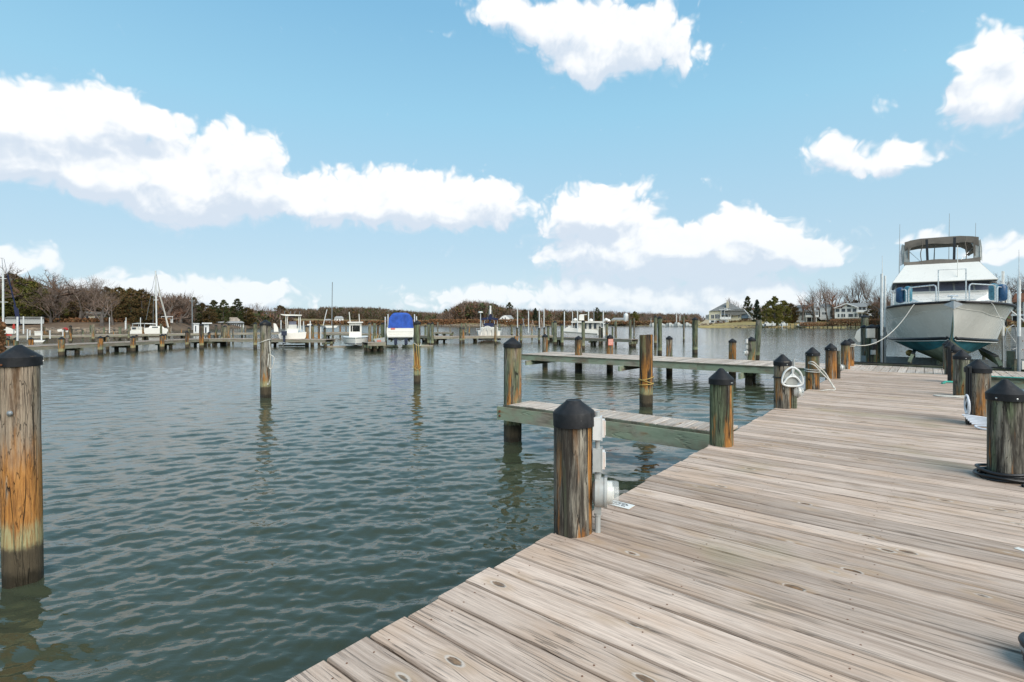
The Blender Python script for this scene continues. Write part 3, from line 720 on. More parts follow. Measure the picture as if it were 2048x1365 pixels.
# ---------------------------------------------------------------- electric gear on the near piling
def meter_set(loc, rz, label, scale=1.0, boxes=True):
    """x points away from the post, z up, origin at deck level on the post's face"""
    t = empty('electric_meter', loc, rz, label, 'meter', 'electric meters on the pilings'); t.scale = (scale,) * 3
    b = MB(); b.tube([(.035, 0, -.03), (.035, 0, .42)], .021, 10); b.tube([(.035, 0, .42), (.035, 0, .86)], .017, 10)
    b.lathe([(.026, 0), (.026, .03)], 10, (.035, 0, .12)); b.lathe([(.026, 0), (.026, .03)], 10, (.035, 0, .385))
    b.build('conduit', M['greybox'], t, True)
    if boxes:
        for (z0, z1, mt, fl) in ((.665, .825, 'whitebox', 1), (.44, .60, 'greybox', 1)):
            bx = MB(); bx.box(.002, .062, -.048, .048, z0, z1); bx.box(.062, .068, -.051, .051, z0 - .003, z1 + .003)
            o = bx.build('junction_box', M[mt], t)
            cv_ = MB(); cv_.box(.0685, .086, -.040, .040, z0 + .02, z1 - .02); cv_.box(.086, .092, -.012, .012, z0 + .03, z1 - .03)
            cv_.build('cover', M['whitebox'], o)
            for zz in (z0 + .008, z1 - .008): MB().lathe([(.005, 0), (.005, .004)], 6, (.068, .03, zz), (1, 0, 0)).build('screw', M['bolt'], o)
    b = MB(); b.lathe([(.060, -.02), (.102, 0), (.102, .062), (.110, .064), (.110, .082), (.092, .084)], 28, (.018, 0, .285), (1, 0, 0))
    b.box(.01, .06, -.03, .03, .14, .20)
    o = b.build('meter_socket', M['greybox'], t, True)
    MB().box(.084, .104, -.014, .014, .388, .402).build('latch', M['galv'], o)
    b = MB(); b.lathe([(.078, .084), (.078, .120), (.052, .122)], 24, (.018, 0, .285), (1, 0, 0)); b.box(.132, .150, -.045, .045, .255, .315)
    o = b.build('dial', M['white'], t, True)
    b = MB()
    for k in range(5): b.lathe([(.008, 0), (.008, .002)], 8, (.1502, -.034 + .017 * k, .30), (1, 0, 0))
    b.box(.1502, .1525, -.03, .03, .262, .278); b.build('register', M['black'], o)
    g = MB(); g.lathe([(.084, .084), (.084, .150), (.078, .164), (.001, .170)], 24, (.018, 0, .285), (1, 0, 0), caps=False)
    g.build('glass_cover', M['clear'], t, True)
    return t
def clear_mat():
    m, q, b = mat('clear_glass'); b.inputs['Base Color'].default_value = (.75, .78, .76, 1); b.inputs['Roughness'].default_value = .05
    b.inputs['Alpha'].default_value = .30; b.inputs['Specular IOR Level'].default_value = 1.0
    return m
M['clear'] = clear_mat()
pm = M1.location
mdir = math.radians(-10)
meter_set((pm.x + .135 * math.cos(mdir), pm.y + .135 * math.sin(mdir), DECK), mdir, 'electric meter with two boxes on the nearest capped piling')
p3 = M3.location; meter_set((p3.x + .15, p3.y - .01, DECK), math.radians(-15), 'electric meter behind the white hose hanger', 1.0, False)
p5 = M5.location; meter_set((p5.x + .15, p5.y + .02, DECK), math.radians(-5), 'electric meter on the brown left edge piling', 1.0, False)
px_ = XM.location; meter_set((px_.x - .15, px_.y, DECK), math.pi, 'electric meter left of the cross pier piling', 1.0, True)
# vertical dark battens that carry cables
def batten(t, dx, dy, label, h=.84, w_=.055):
    b = MB(); b.box(-w_/2, w_/2, -.02, .02, 0, h); b.tube([(-.012, -.028, 0), (-.012, -.028, h - .02)], .011, 6); b.tube([(.014, -.028, 0), (.014, -.028, h - .1)], .010, 6)
    o = b.build('cable_batten', M['beam_dark'] if w_ > .06 else M['rope_black']); o.location = t.location + Vector((dx, dy, DECK)); tag(o, label, 'batten')
    return o
batten(R2, -.19, -.06, 'dark vertical cable batten left of the second right piling', .86)
batten(R4, -.17, -.04, 'dark vertical cable batten on the fourth right piling', .90)
batten(M5, .17, -.06, 'dark vertical batten on the right of the brown left piling', .74, .07)
batten(M3, .165, -.06, 'dark board behind the white hose hanger', .62, .09)
# sign plate lying on the boards
pl = MB(); pl.box(-.115, .115, -.055, .055, 0, .004)
so_ = pl.build('deck_plate', M['white']); c_ = G(1238, 1010, DECK); so_.location = (c_.x, c_.y, DECK + .003); so_.rotation_euler = (0, 0, -.68)
tag(so_, 'small white plate with dark markings lying on the boards beside the meter', 'plate')
b = MB()
for (x0, x1, y0, y1) in ((-.085, .06, .026, .036), (-.075, -.055, .004, .018), (-.045, -.02, .0, .014), (-.01, .01, .004, .016), (.02, .05, .0, .012), (.055, .075, .004, .02), (-.06, -.03, -.026, -.014), (-.02, .02, -.028, -.018), (.03, .065, -.030, -.016), (-.075, -.065, -.03, -.01)):
    b.box(x0, x1, y0, y1, .0042, .0052)
b.build('marking', M['black'], so_)
# ---------------------------------------------------------------- ropes and hoses
def rope(name, pts, r, mt, label, cat_='rope', k=5, n=7, group=None, closed=False):
    o = MB().tube(smooth_path(pts, k, closed), r, n, not closed).build(name, M[mt], None, True)
    return tag(o, label, cat_, group)
# white hose hanger on M3: a D-shaped open rack with hose behind it
c3 = M3.location + Vector((.07, -.19, 0)); z3 = DECK + .60
hang = empty('hose_hanger', (c3.x, c3.y, z3), -.12, 'white arched hose hanger fixed high on a left edge piling', 'hose hanger')
arch = [(-.165, 0, -.15), (-.16, 0, -.05), (-.11, 0, .06), (0, 0, .125), (.11, 0, .06), (.16, 0, -.05), (.165, 0, -.15), (.10, 0, -.19), (0, 0, -.20), (-.10, 0, -.19)]
MB().tube(smooth_path(arch, 4, True), .017, 8, False).build('outer_frame', M['pvc'], hang, True)
MB().tube(smooth_path([(-.14, .0, -.15), (-.08, 0, -.06), (0, 0, -.03), (.08, 0, -.06), (.14, 0, -.15)], 4), .017, 7).build('inner_arch', M['pvc'], hang, True)
MB().tube([(0, 0, .11), (0, 0, -.03)], .016, 7).tube([(0, .0, .02), (-.08, 0, -.06)], .012, 6).tube([(0, .0, .02), (.08, 0, -.06)], .012, 6).build('spoke', M['pvc'], hang, True)
MB().lathe([(.13, 0), (.13, .10)], 20, (0, .02, -.07), (0, 1, 0)).build('drum', M['vinyl'], hang, True)
# cream rope looped round M4
p = M4.location
loop = [(p.x - .15, p.y - .10, DECK + .60), (p.x - .10, p.y - .19, DECK + .62), (p.x + .04, p.y - .18, DECK + .50), (p.x + .18, p.y - .16, DECK + .38), (p.x + .26, p.y - .26, DECK + .16), (p.x + .28, p.y - .36, DECK + .03),
        (p.x + .12, p.y - .36, DECK + .02), (p.x - .08, p.y - .30, DECK - .02), (p.x - .2, p.y - .25, DECK - .06)]
rope('dock_rope', loop, .014, 'rope', 'cream rope loop hanging from a left edge piling down to the boards', group='ropes on the near pier')
loop2 = [(p.x - .15, p.y - .10, DECK + .58), (p.x - .08, p.y - .2, DECK + .55), (p.x + .10, p.y - .2, DECK + .36), (p.x + .24, p.y - .24, DECK + .20), (p.x + .27, p.y - .33, DECK + .06)]
rope('dock_rope', loop2, .014, 'rope', 'second strand of cream rope slanting across the same piling', group='ropes on the near pier')
for k, zz in enumerate((.40, .445)):
    ring = [(p.x + .158 * math.cos(a), p.y + .158 * math.sin(a), DECK + zz + .01 * math.sin(a)) for a in [2 * math.pi * j / 10 for j in range(10)]]
    rope('dock_rope', ring, .013, 'rope', ('lower', 'upper')[k] + ' turn of cream rope round a left edge piling', closed=True, k=2, group='ropes on the near pier')
# black strap on M3
p = M3.location
ring = [(p.x + .150 * math.cos(a), p.y + .150 * math.sin(a), DECK + .56 + .03 * math.cos(a)) for a in [2 * math.pi * j / 12 for j in range(12)]]
rope('strap', ring, .010, 'rope_black', 'thin black strap round the piling with the hose hanger', 'strap', 2, 6, None, True)
# rope on W1 (white)
p = W1.location
ring = [(p.x + .155 * math.cos(a), p.y + .155 * math.sin(a), 1.66 + .06 * math.cos(a)) for a in [2 * math.pi * j / 12 for j in range(12)]]
o = rope('dock_rope', ring, .013, 'rope', 'white rope turn high on the tall open water piling', closed=True, k=2)
for k, (dx, zb, dx2) in enumerate(((.30, .88, .16), (.20, .42, .10))):
    pts = [(p.x + .15, p.y - .08, 1.68), (p.x + .19, p.y - .1, 1.3), (p.x + dx, p.y - .1, zb + .3), (p.x + dx - .05, p.y - .1, zb + .02), (p.x + dx2, p.y - .1, zb), (p.x + dx2 - .02, p.y - .1, zb + .35), (p.x + .15, p.y - .1, 1.3)]
    rope('dock_rope', pts, .011, 'rope', ('short', 'long')[k] + ' white rope loop hanging beside the tall open water piling', group='rope loops on the tall piling')
# yellow rope on W2
p = W2.location
for k, (r_, zz) in enumerate(((.14, 1.42), (.142, .58))):
    ring = [(p.x + r_ * math.cos(a), p.y + r_ * math.sin(a), zz + .05 * math.sin(a * 2 + k)) for a in [2 * math.pi * j / 12 for j in range(12)]]
    rope('dock_rope', ring, .011, 'rope_yellow' if k else 'rope', ('upper pale', 'lower yellow')[k] + ' rope turn on the slim dark piling', closed=True, k=2)
for k, dx in enumerate((-.08, .02, .10)):
    pts = [(p.x + dx - .03, p.y - .14, 1.45), (p.x + dx, p.y - .155, 1.1), (p.x + dx + .02, p.y - .155, .72), (p.x + dx - .05, p.y - .15, .60)]
    rope('dock_rope', pts, .010, 'rope_yellow', ('left', 'middle', 'right')[k] + ' strand of yellow rope hanging on the slim dark piling', group='yellow strands on the slim piling')
# yellow rope on the split piling
p = SP.location
for k, (zz, am) in enumerate(((.74, .05), (.66, -.06), (.59, .02))):
    ring = [(p.x + .192 * math.cos(a), p.y + .192 * math.sin(a), zz + am * math.cos(a)) for a in [2 * math.pi * j / 12 for j in range(12)]]
    rope('dock_rope', ring, .010, 'rope_yellow', ('top', 'middle', 'lowest')[k] + ' yellow rope turn round the uncapped split piling', closed=True, k=2, group='yellow turns on the split piling')
a_ = Vector((p.x - .19, p.y - .03, .66)); b_ = Vector((W2.location.x + .13, W2.location.y, .57))
rope('mooring_line', [a_, a_.lerp(b_, .25) + Vector((0, 0, -.10)), a_.lerp(b_, .5) + Vector((0, 0, -.14)), a_.lerp(b_, .75) + Vector((0, 0, -.10)), b_], .006, 'rope', 'thin pale line stretched over the water from the split piling to the slim dark piling', k=6, n=5)
# black cable coil round R1
p = R1.location
ck = random.Random(4)
for k in range(7):
    rr_ = .158 + .016 * (k % 4) + ck.uniform(-.006, .006); zz = .014 + .024 * (k // 2)
    ring = [(p.x - .02 + (rr_ + .012 * math.sin(2 * a + k)) * math.cos(a) * 1.05, p.y + (rr_ + .01 * math.cos(3 * a + k)) * math.sin(a), DECK + zz + .006 * math.sin(3 * a + k)) for a in [2 * math.pi * j / 14 for j in range(14)]]
    b = MB().tube(smooth_path(ring, 3, True), .0135, 8, False)
    if k == 0: coil = empty('cable_coil', (0, 0, 0), 0, 'black cable coiled several times round the foot of the nearest right piling', 'cable')
    b.build('turn', M['rope_black'], coil, True)
q_ = [(p.x - .10, p.y - .27, DECK + .016), (p.x - .04, p.y - .33, DECK + .016), (p.x + .05, p.y - .335, DECK + .018), (p.x + .06, p.y - .28, DECK + .02), (p.x + .0, p.y - .255, DECK + .03), (p.x - .07, p.y - .26, DECK + .02)]
MB().tube(smooth_path(q_, 4, True), .0125, 8, False).build('loose_loop', M['rope_black'], coil, True)
# white hose by R2
p = R2.location
hs = empty('garden_hose', (0, 0, 0), 0, 'white hose coiled at the foot of the second right piling with brass end', 'hose')
for k in range(6):
    o_ = .022 * k
    pts = [(p.x - .32 + .01 * k, p.y - .10 - .02 * k, DECK + .15 - o_), (p.x - .10 + .01 * k, p.y - .30 - .5 * o_, DECK + .13 - .7 * o_), (p.x + .14, p.y - .52 - .4 * o_, DECK + .06 + .004 * k), (p.x + .34, p.y - .60 - .3 * o_, DECK + .025), (p.x + .48, p.y - .38, DECK + .02), (p.x + .40, p.y - .05, DECK + .02 + .01 * k)]
    MB().tube(smooth_path(pts, 4), .0135, 8).build('turn', M['hose'], hs, True)
pts = [(p.x + .10, p.y - .62, DECK + .015), (p.x - .14, p.y - .52, DECK + .05), (p.x - .33, p.y - .34, DECK + .04), (p.x - .34, p.y - .42, DECK + .015), (p.x - .25, p.y - .56, DECK + .015)]
MB().tube(smooth_path(pts, 5), .0135, 8).build('free_end', M['hose'], hs, True)
e_ = MB().tube([(p.x - .25, p.y - .56, DECK + .018), (p.x - .20, p.y - .61, DECK + .018)], .019, 8).build('coupling', M['brass'], hs, True)
MB().tube([(p.x - .20, p.y - .61, DECK + .018), (p.x - .14, p.y - .665, DECK + .018)], .017, 8).build('nozzle', M['red'], hs, True)
p = R2.location
for k, (rr_, zz) in enumerate(((.12, .30), (.10, .27))):
    ring = [(p.x - .235 + .3 * rr_ * math.cos(a), p.y - .08 - .02 * k + .6 * rr_ * math.cos(a), DECK + zz + rr_ * math.sin(a) * 1.15) for a in [2 * math.pi * j / 12 for j in range(12)]]
    MB().tube(smooth_path(ring, 2, True), .013, 7, False).build('hung_turn', M['hose'], hs, True)
# small white cord by R3, hose reel, green hose by R4
p = R3.location
rope('cord', [(p.x - .05, p.y - .15, DECK + .02), (p.x - .30, p.y - .12, DECK + .015), (p.x - .55, p.y + .02, DECK + .015), (p.x - .50, p.y - .13, DECK + .012), (p.x - .22, p.y - .28, DECK + .012), (p.x - .02, p.y - .30, DECK + .012)], .013, 'rope', 'flattened loop of white cord on the boards at the third right piling', 'cord')
p = R4.location
rope('garden_hose', [(p.x + .12, p.y - .20, DECK + .03), (p.x - .12, p.y - .24, DECK + .03), (p.x - .40, p.y - .20, DECK + .04), (p.x - .50, p.y - .30, DECK + .025), (p.x - .60, p.y - .34, DECK + .02)], .024, 'hose_green', 'short green hose lying at the fourth right piling', 'hose')
pts = [D(18.02 + .02 * math.sin(k * 1.7), 2.9 + k * .9, DECK + .022) for k in range(10)]
rope('garden_hose', pts, .018, 'hose_green', 'long green hose along the near edge of the cross pier', 'hose')
pl3 = MB().box(-.03, .03, -.004, .004, -.07, .07).build('tan_plate', M['cream']); pl3.location = R3.location + Vector((.02, -.142, DECK + .40)); tag(pl3, 'small tan plate screwed to the third right piling', 'plate')
# grey cable coil at the lower right corner
cc = D(3.05, 2.36); cc = Vector((G(2124, 1348, DECK).x, G(2124, 1348, DECK).y, DECK))
coil2 = empty('cable_coil', cc, 0, 'dark shore power cable coil at the lower right edge', 'cable')
for k in range(4):
    ring = [((.105 + .006 * k) * math.cos(a), (.105 + .004 * k) * math.sin(a), .016 + .027 * k) for a in [2 * math.pi * j / 14 for j in range(14)]]
    MB().tube(smooth_path(ring, 3, True), .015, 8, False).build('turn', M['galv' if k == 2 else 'rope_black'], coil2, True)
MB().tube([(-.118, -.02, .03), (-.116, .01, .032)], .0155, 8).build('plug', M['red'], coil2, True)
pp = G(2049, 1103, DECK); tg = MB().box(-.022, .022, -.045, .045, 0, .002).build('paper_tag', M['white']); tg.location = (pp.x, pp.y, DECK + .004); tg.rotation_euler = (0, 0, .3); tag(tg, 'scrap of white paper on the boards at the right edge', 'paper')
# electric pedestals behind the pier corner: two stout posts with boxes
def pedestal(px, ytop, d, r, label, boxes):
    x = (px - 1024) / F * d; zt = CAMZ + (HZ - ytop) / F * d
    t = piling((x, d), zt, r, (.25, .6, .15), True, label, 'stout equipment posts left of the boat', lod=1, caph=.09)
    for k, (dx_, z0, z1, w_, mt) in enumerate(boxes):
        o = MB().box(-w_/2, w_/2, -.06, .0, z0 - (z1 + z0)/2, z1 - (z1 + z0)/2).build('box', M[mt], t); o.location = (dx_, -r, (z0 + z1) / 2)
        MB().box(-w_/2 + .02, w_/2 - .02, -.068, -.0602, -(z1 - z0)/2 + .02, (z1 - z0)/2 - .02).build('lid', M[mt], o)
    return t
pedestal(1744, 649, 20.0, .20, 'stout post with cream electric box left of the boat lift', [(-.22, 1.62, 1.98, .32, 'cream'), (-.08, 1.38, 1.58, .16, 'greybox'), (-.12, .98, 1.16, .16, 'greybox'), (-.10, 1.18, 1.36, .10, 'black')])
pedestal(1757, 650, 21.6, .20, 'second stout post hidden behind the cream electric box post', [(.05, 1.5, 1.82, .22, 'greybox'), (.05, 1.1, 1.3, .18, 'black')])
# ---------------------------------------------------------------- hull builder
def hull_secs(st):
    """st rows: (x, keel z, chine half width, chine z, knuckle half, knuckle z, sheer half, sheer z); returns full rings keel..sheer both sides"""
    out = []
    for (x, kz, ch, cz, kh, knz, sh, sz) in st:
        out.append([(x, -sh, sz), (x, -kh, knz), (x, -ch, cz), (x, 0, kz), (x, ch, cz), (x, kh, knz), (x, sh, sz)])
    return out
def interp(st, k=4):
    st = [tuple(map(float, q)) for q in st]; out = []
    for i in range(len(st) - 1):
        p0 = st[max(i-1, 0)]; p1 = st[i]; p2 = st[i+1]; p3 = st[min(i+2, len(st)-1)]
        for j in range(k):
            t = j / k
            out.append(tuple(.5 * (2*b + (c-a)*t + (2*a-5*b+4*c-d)*t*t + (3*b-a-3*c+d)*t**3) for a, b, c, d in zip(p0, p1, p2, p3)))
    out.append(st[-1]); return out
# ================================================================ cabin cruiser on its lift, bow towards us
B0 = D(21.55, 2.74, 0)
# local: x aft (away from us, along s), y to the left of the photograph (-n) , z up
CRZ = PIER_RZ + math.radians(3.0)
cru = empty('cabin_cruiser', B0, CRZ, 'white flybridge cabin cruiser bow on, raised on its lift at the right', 'boat')
#      x     keel  ch   cz    kh   knz   sh   sz      (x aft of the bow tip)
st = [(0.00, 2.60, .00, 2.62, .02, 2.72, .05, 2.90),
      (0.25, 2.12, .03, 2.13, .26, 2.66, .46, 2.89),
      (0.60, 1.66, .06, 1.67, .62, 2.60, .92, 2.87),
      (0.80, 1.36, .24, 1.62, .80, 2.57, 1.10, 2.86),
      (1.30, 0.92, .66, 1.58, 1.06, 2.46, 1.42, 2.84),
      (2.20, 0.70, 1.16, 1.54, 1.50, 2.36, 1.78, 2.79),
      (3.60, 0.64, 1.50, 1.50, 1.74, 2.27, 1.98, 2.72),
      (5.60, 0.62, 1.70, 1.48, 1.94, 2.18, 2.05, 2.64),
      (8.50, 0.66, 1.74, 1.48, 1.94, 2.10, 2.02, 2.58),
      (10.8, 0.74, 1.72, 1.50, 1.88, 2.08, 1.94, 2.56)]
sti = interp(st, 5)
secs = hull_secs(sti)
hull = MB()
# topsides: flared strake above the knuckle, then the side down to the chine
for side in (0, 1):
    up = []; dn = []
    for q in secs:
        p_ = q[0:3] if side == 0 else q[4:7][::-1]
        p_ = [Vector(v) for v in p_]; bulge = Vector((0, .02 * (1 if p_[1].y > 0 else -1), 0)) if abs(p_[1].y) > .3 else Vector((0, 0, 0))
        up.append([p_[0], p_[0].lerp(p_[1], .5) - bulge * .5, p_[1]]); dn.append([p_[1], p_[1].lerp(p_[2], .33) + bulge * .3, p_[1].lerp(p_[2], .66) + bulge * .3, p_[2]])
    if side: up = [r_[::-1] for r_ in up]; dn = [r_[::-1] for r_ in dn]
    hull.loft(up, False); hull.loft(dn, False)
q = secs[-1]; hull.add([q[0], q[1], q[2], q[4], q[5], q[6]], [(0, 1, 2, 3, 4, 5)])
ho = hull.build('hull', M['hullgrey'], cru, True)
bot = MB(); low = MB()
for side in (0, 1):
    rows = []; rows2 = []
    for q in secs:
        c_ = Vector(q[2] if side == 0 else q[4]); k_ = Vector(q[3]); mid = c_.lerp(k_, .42); mid.z -= .03
        rows.append([c_, mid]); rows2.append([mid, mid.lerp(k_, .5), k_])
    if side: rows = [r_[::-1] for r_ in rows]; rows2 = [r_[::-1] for r_ in rows2]
    bot.loft(rows, False); low.loft(rows2, False)
bot.build('bottom', M['antifoul'], cru, True); low.build('lower_bottom', M['antifoul_low'], cru, True)
# boot stripe just above the chine, rub rail at the sheer, knuckle moulding
for nm, zi, r_, mt, dz_ in (('boot_stripe', 2, .055, 'black', .04), ('rub_rail', 0, .050, 'rubbrown', 0.0)):
    b = MB()
    for side in (0, 1):
        pts = []
        for q in (secs if zi == 0 else [s_ for s_ in secs if s_[0][0] > .58]):
            v = Vector(q[zi] if side == 0 else q[6 - zi]); v.z += dz_
            v.y += (.012 if side else -.012) * (2 if zi == 2 else 1)
            pts.append(v)
        b.tube(pts, r_, 6)
    b.build(nm, M[mt], cru, True)
b = MB()
for side in (0, 1):
    b.tube([Vector(q[2] if side == 0 else q[4]) + Vector((0, (.03 if side else -.03), -.035)) for q in secs if q[0][0] > .58], .016, 5)
b.build('white_pinstripe', M['white'], cru, True)
b = MB()
for side in (0, 1):
    b.tube([Vector(q[1] if side == 0 else q[5]) + Vector((0, .004 if side else -.004, 0)) for q in secs], .014, 5)
b.build('knuckle_moulding', M['hullgrey'], cru, True)
# deck
b = MB(); b.loft([[(q[0][0], q[0][1], q[0][2] + .01), (q[0][0], 0, q[0][2] + .07), (q[6][0], q[6][1], q[6][2] + .01)] for q in secs], False); b.build('foredeck', M['white'], cru, True)
# trunk cabin
def tier(rows, name, mt, parent, smooth=True):
    b = MB(); b.loft(rows, True, True); return b.build(name, mt, parent, smooth)
def boxsec(x, hw, z0, z1, hw2=None, ch=.06):
    hw2 = hw if hw2 is None else hw2
    return [(x, -hw, z0), (x, -hw2, z1 - ch), (x, -hw2 + ch, z1), (x, hw2 - ch, z1), (x, hw2, z1 - ch), (x, hw, z0)]
tier([boxsec(2.0, .75, 2.80, 2.90), boxsec(2.6, 1.05, 2.76, 3.08, .95), boxsec(3.6, 1.36, 2.72, 3.26, 1.30), boxsec(4.4, 1.50, 2.70, 3.44, 1.44)], 'trunk_cabin', M['white'], cru)
# deckhouse with windscreen band
tier([boxsec(4.3, 1.56, 2.66, 3.44, 1.54, .02), boxsec(9.0, 1.66, 2.60, 3.44, 1.62, .02)], 'deckhouse', M['white'], cru)
tier([[(4.32, -1.50, 3.43), (4.62, -1.46, 3.84), (4.62, 1.46, 3.84), (4.32, 1.50, 3.43)], [(9.0, -1.58, 3.43), (9.0, -1.54, 3.84), (9.0, 1.54, 3.84), (9.0, 1.58, 3.43)]], 'window_band', M['tint'], cru, False)
for y0 in (-1.49, -.98, -.38, .38, .98, 1.49):
    MB().bar((4.305, y0, 3.43), (4.60, y0 * .98, 3.83), .06, .03, (1, 0, 0)).build('window_post', M['greybox'], cru)
MB().bar((4.30, -1.5, 3.455), (4.30, 1.5, 3.455), .03, .035).build('window_sill', M['hullgrey'], cru)
# flybridge coaming: slanting front face that leans aft as it rises
fb = MB()
fb.loft([[(3.95, -1.60, 3.86), (4.75, -1.16, 4.62), (4.75, 1.16, 4.62), (3.95, 1.60, 3.86)], [(4.05, -1.60, 3.80), (4.90, -1.10, 4.60), (4.90, 1.10, 4.60), (4.05, 1.60, 3.80)]], True, True)
for sd_ in (-1, 1):
    fb.loft([[(3.95, sd_*1.60, 3.80), (3.95, sd_*1.60, 3.86), (4.75, sd_*1.17, 4.62)], [(9.2, sd_*1.66, 3.80), (9.2, sd_*1.66, 3.90), (9.0, sd_*1.42, 4.45)]], False)
fb.box(4.0, 9.2, -1.6, 1.6, 3.845, 3.90)
fb.build('flybridge', M['white'], cru)
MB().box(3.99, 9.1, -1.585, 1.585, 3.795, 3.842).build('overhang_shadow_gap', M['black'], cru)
o = MB().box(4.19, 4.215, -.10, .28, 0, .09).build('front_lamp_plate', M['white'], cru); o.rotation_euler = (0, 0, 0); o.location = (.12, 0, 4.10)
b = MB(); b.lathe([(.028, 0), (.022, .012)], 10, (4.19, .02, .045), (-1, 0, 0)); b.lathe([(.028, 0), (.022, .012)], 10, (4.19, .15, .045), (-1, 0, 0)); b.build('front_lamp', M['black'], o, True)
# bimini enclosure
can = MB()
def arch(x, hw, z0, z1, n=7):
    pts = [(x, -hw, z0)]; 
    for k in range(n + 1):
        a = math.pi * k / n; pts.append((x, -hw * .93 * math.copysign(abs(math.cos(a)) ** .42, math.cos(a)), z1 - .40 + .40 * abs(math.sin(a)) ** .6))
    pts.append((x, hw, z0)); return pts
can.loft([arch(x, hw, 5.25, zt) for x, hw, zt in ((5.05, 1.24, 5.70), (5.5, 1.28, 5.80), (6.6, 1.30, 5.83), (8.0, 1.28, 5.78), (8.35, 1.22, 5.70))], False)
co = can.build('canopy', M['taupe'], cru, True)
can = MB(); can.loft([[(p_[0], p_[1] * .985, p_[2] - .03) for p_ in arch(x, hw, 5.23, zt)] for x, hw, zt in ((5.06, 1.24, 5.70), (8.3, 1.22, 5.70))], False); can.build('lining', M['taupe'], co, True)
# front apron of the enclosure, corner curtains, hanging valance
b = MB(); b.loft([[(5.0, y, 5.46 + .03 * math.sin(y * 5) - .22 * abs(y / 1.18) ** 6) for y in np.linspace(-1.18, 1.18, 13)], [(5.02, y, 5.62 + .10 * (1 - (y / 1.2) ** 4)) for y in np.linspace(-1.18, 1.18, 13)]], False); b.build('valance', M['taupe'], cru, True)
b = MB(); b.loft([[(4.78, y, 4.60) for y in np.linspace(-1.20, 1.20, 11)], [(4.86 , y, 4.78 + .04 * math.sin(y * 4 + 1)) for y in np.linspace(-1.22, 1.22, 11)]], False)
b.loft([[(4.86, y, 4.78 + .04 * math.sin(y * 4 + 1)) for y in np.linspace(-1.22, 1.22, 11)], [(4.98, y, 4.80 + .03 * math.sin(y * 4 + 1)) for y in np.linspace(-1.22, 1.22, 11)]], False)
b.build('apron', M['taupe'], cru, True)
for sd_ in (-1, 1):
    b = MB(); b.loft([[(4.86, sd_ * 1.20, 4.70), (4.98, sd_ * 1.21, 5.2), (5.05, sd_ * 1.20, 5.50)], [(4.90, sd_ * 1.27, 4.66), (5.06, sd_ * 1.28, 5.2), (5.12, sd_ * 1.24, 5.56)], [(5.5, sd_ * 1.33, 4.66), (5.55, sd_ * 1.33, 5.2), (5.55, sd_ * 1.28, 5.56)]], False); b.build('corner_curtain', M['vinyl'], cru, True)
    b = MB(); b.loft([[(4.90, sd_ * 1.26, 4.68), (4.99, sd_ * 1.27, 5.1), (5.04, sd_ * 1.24, 5.50)], [(4.89, sd_ * 1.02, 4.70), (4.98, sd_ * 1.06, 5.1), (5.03, sd_ * .92, 5.48)]], False); b.build('front_curtain', M['vinyl'], cru, True)
    MB().box(4.93, 4.96, sd_*1.04 - .030, sd_*1.04 + .030, 4.72, 5.45).build('curtain_edge', M['taupe'], cru)
    MB().tube([(4.9, sd_ * .62, 4.72), (5.3, sd_ * 1.16, 5.42)], .011, 6).build('brace', M['steel'], cru, True)
for y0 in (-.42, .42): MB().bar((4.95, y0, 4.74), (5.03, y0 * 1.06, 5.68), .085, .03, (1, 0, 0)).build('canopy_bar', M['black'], cru)
for y0, dd in ((.62, -.03), (-.78, .02)):
    MB().tube(smooth_path([(4.92, y0, 5.66), (4.90, y0 + dd, 5.4), (4.92, y0 - dd, 5.1), (4.86, y0, 4.74)], 3), .017, 5).build('strap', M['taupe'], cru, True)
for x0, y0, h0, h1, r_ in ((8.9, 1.30, 4.4, 7.0, .013), (8.9, -.55, 4.4, 7.3, .013), (9.2, -1.5, 3.9, 6.8, .012), (5.6, .18, 4.6, 5.5, .02)):
    MB().tube([(x0, y0, h0), (x0, y0 - .03, h1)], [r_ * 1.3, r_ * .6], 6).build('antenna', M['greybox'], cru, True)
MB().tube([(4.1, -.46, 4.02), (4.15, -.46, 5.25)], .013, 6).build('light_staff', M['white'], cru, True)
# bow rail: separate hoops with a gate of taller posts at the stem
def sheer_pt(x, side, inset=.10, up=0.0):
    for a, b_ in zip(sti, sti[1:]):
        if a[0] <= x <= b_[0]:
            t = (x - a[0]) / (b_[0] - a[0]); h_ = a[6] + (b_[6] - a[6]) * t; z = a[7] + (b_[7] - a[7]) * t
            return Vector((x, side * max(.0, h_ - inset), z + up))
    return Vector((x, side * 1.9, 2.6 + up))
for side in (-1, 1):
    xs = [.30, 1.02, 1.12, 1.95, 2.05, 3.1, 3.2, 4.5, 4.6, 6.2]
    for k in range(0, len(xs), 2):
        a = sheer_pt(xs[k], side); c_ = sheer_pt(xs[k+1], side); H = .62 - .02 * k
        at_ = a + Vector((0, 0, H)); ct = c_ + Vector((0, 0, H)); u = (ct - at_).normalized() * .09
        MB().tube([a, at_ - Vector((0, 0, .09)), at_ - Vector((0, 0, .03)) + u * .35, at_ + u, ct - u, ct - Vector((0, 0, .03)) - u * .35, ct - Vector((0, 0, .09)), c_], .021, 6).build('rail_hoop', M['steel'], cru, True)
gp = [sheer_pt(.22, -1, .08), sheer_pt(.22, 1, .08)]
b = MB(); y_ = .36
b.tube([(.45, -y_, 2.92), (.45, -y_, 4.02), (.45, y_, 4.02), (.45, y_, 2.92)], .020, 6)
b.build('bow_gate', M['steel'], cru, True)
MB().box(.0, .10, -.55, .55, 2.955, 2.985).build('pulpit_bar', M['steel'], cru)
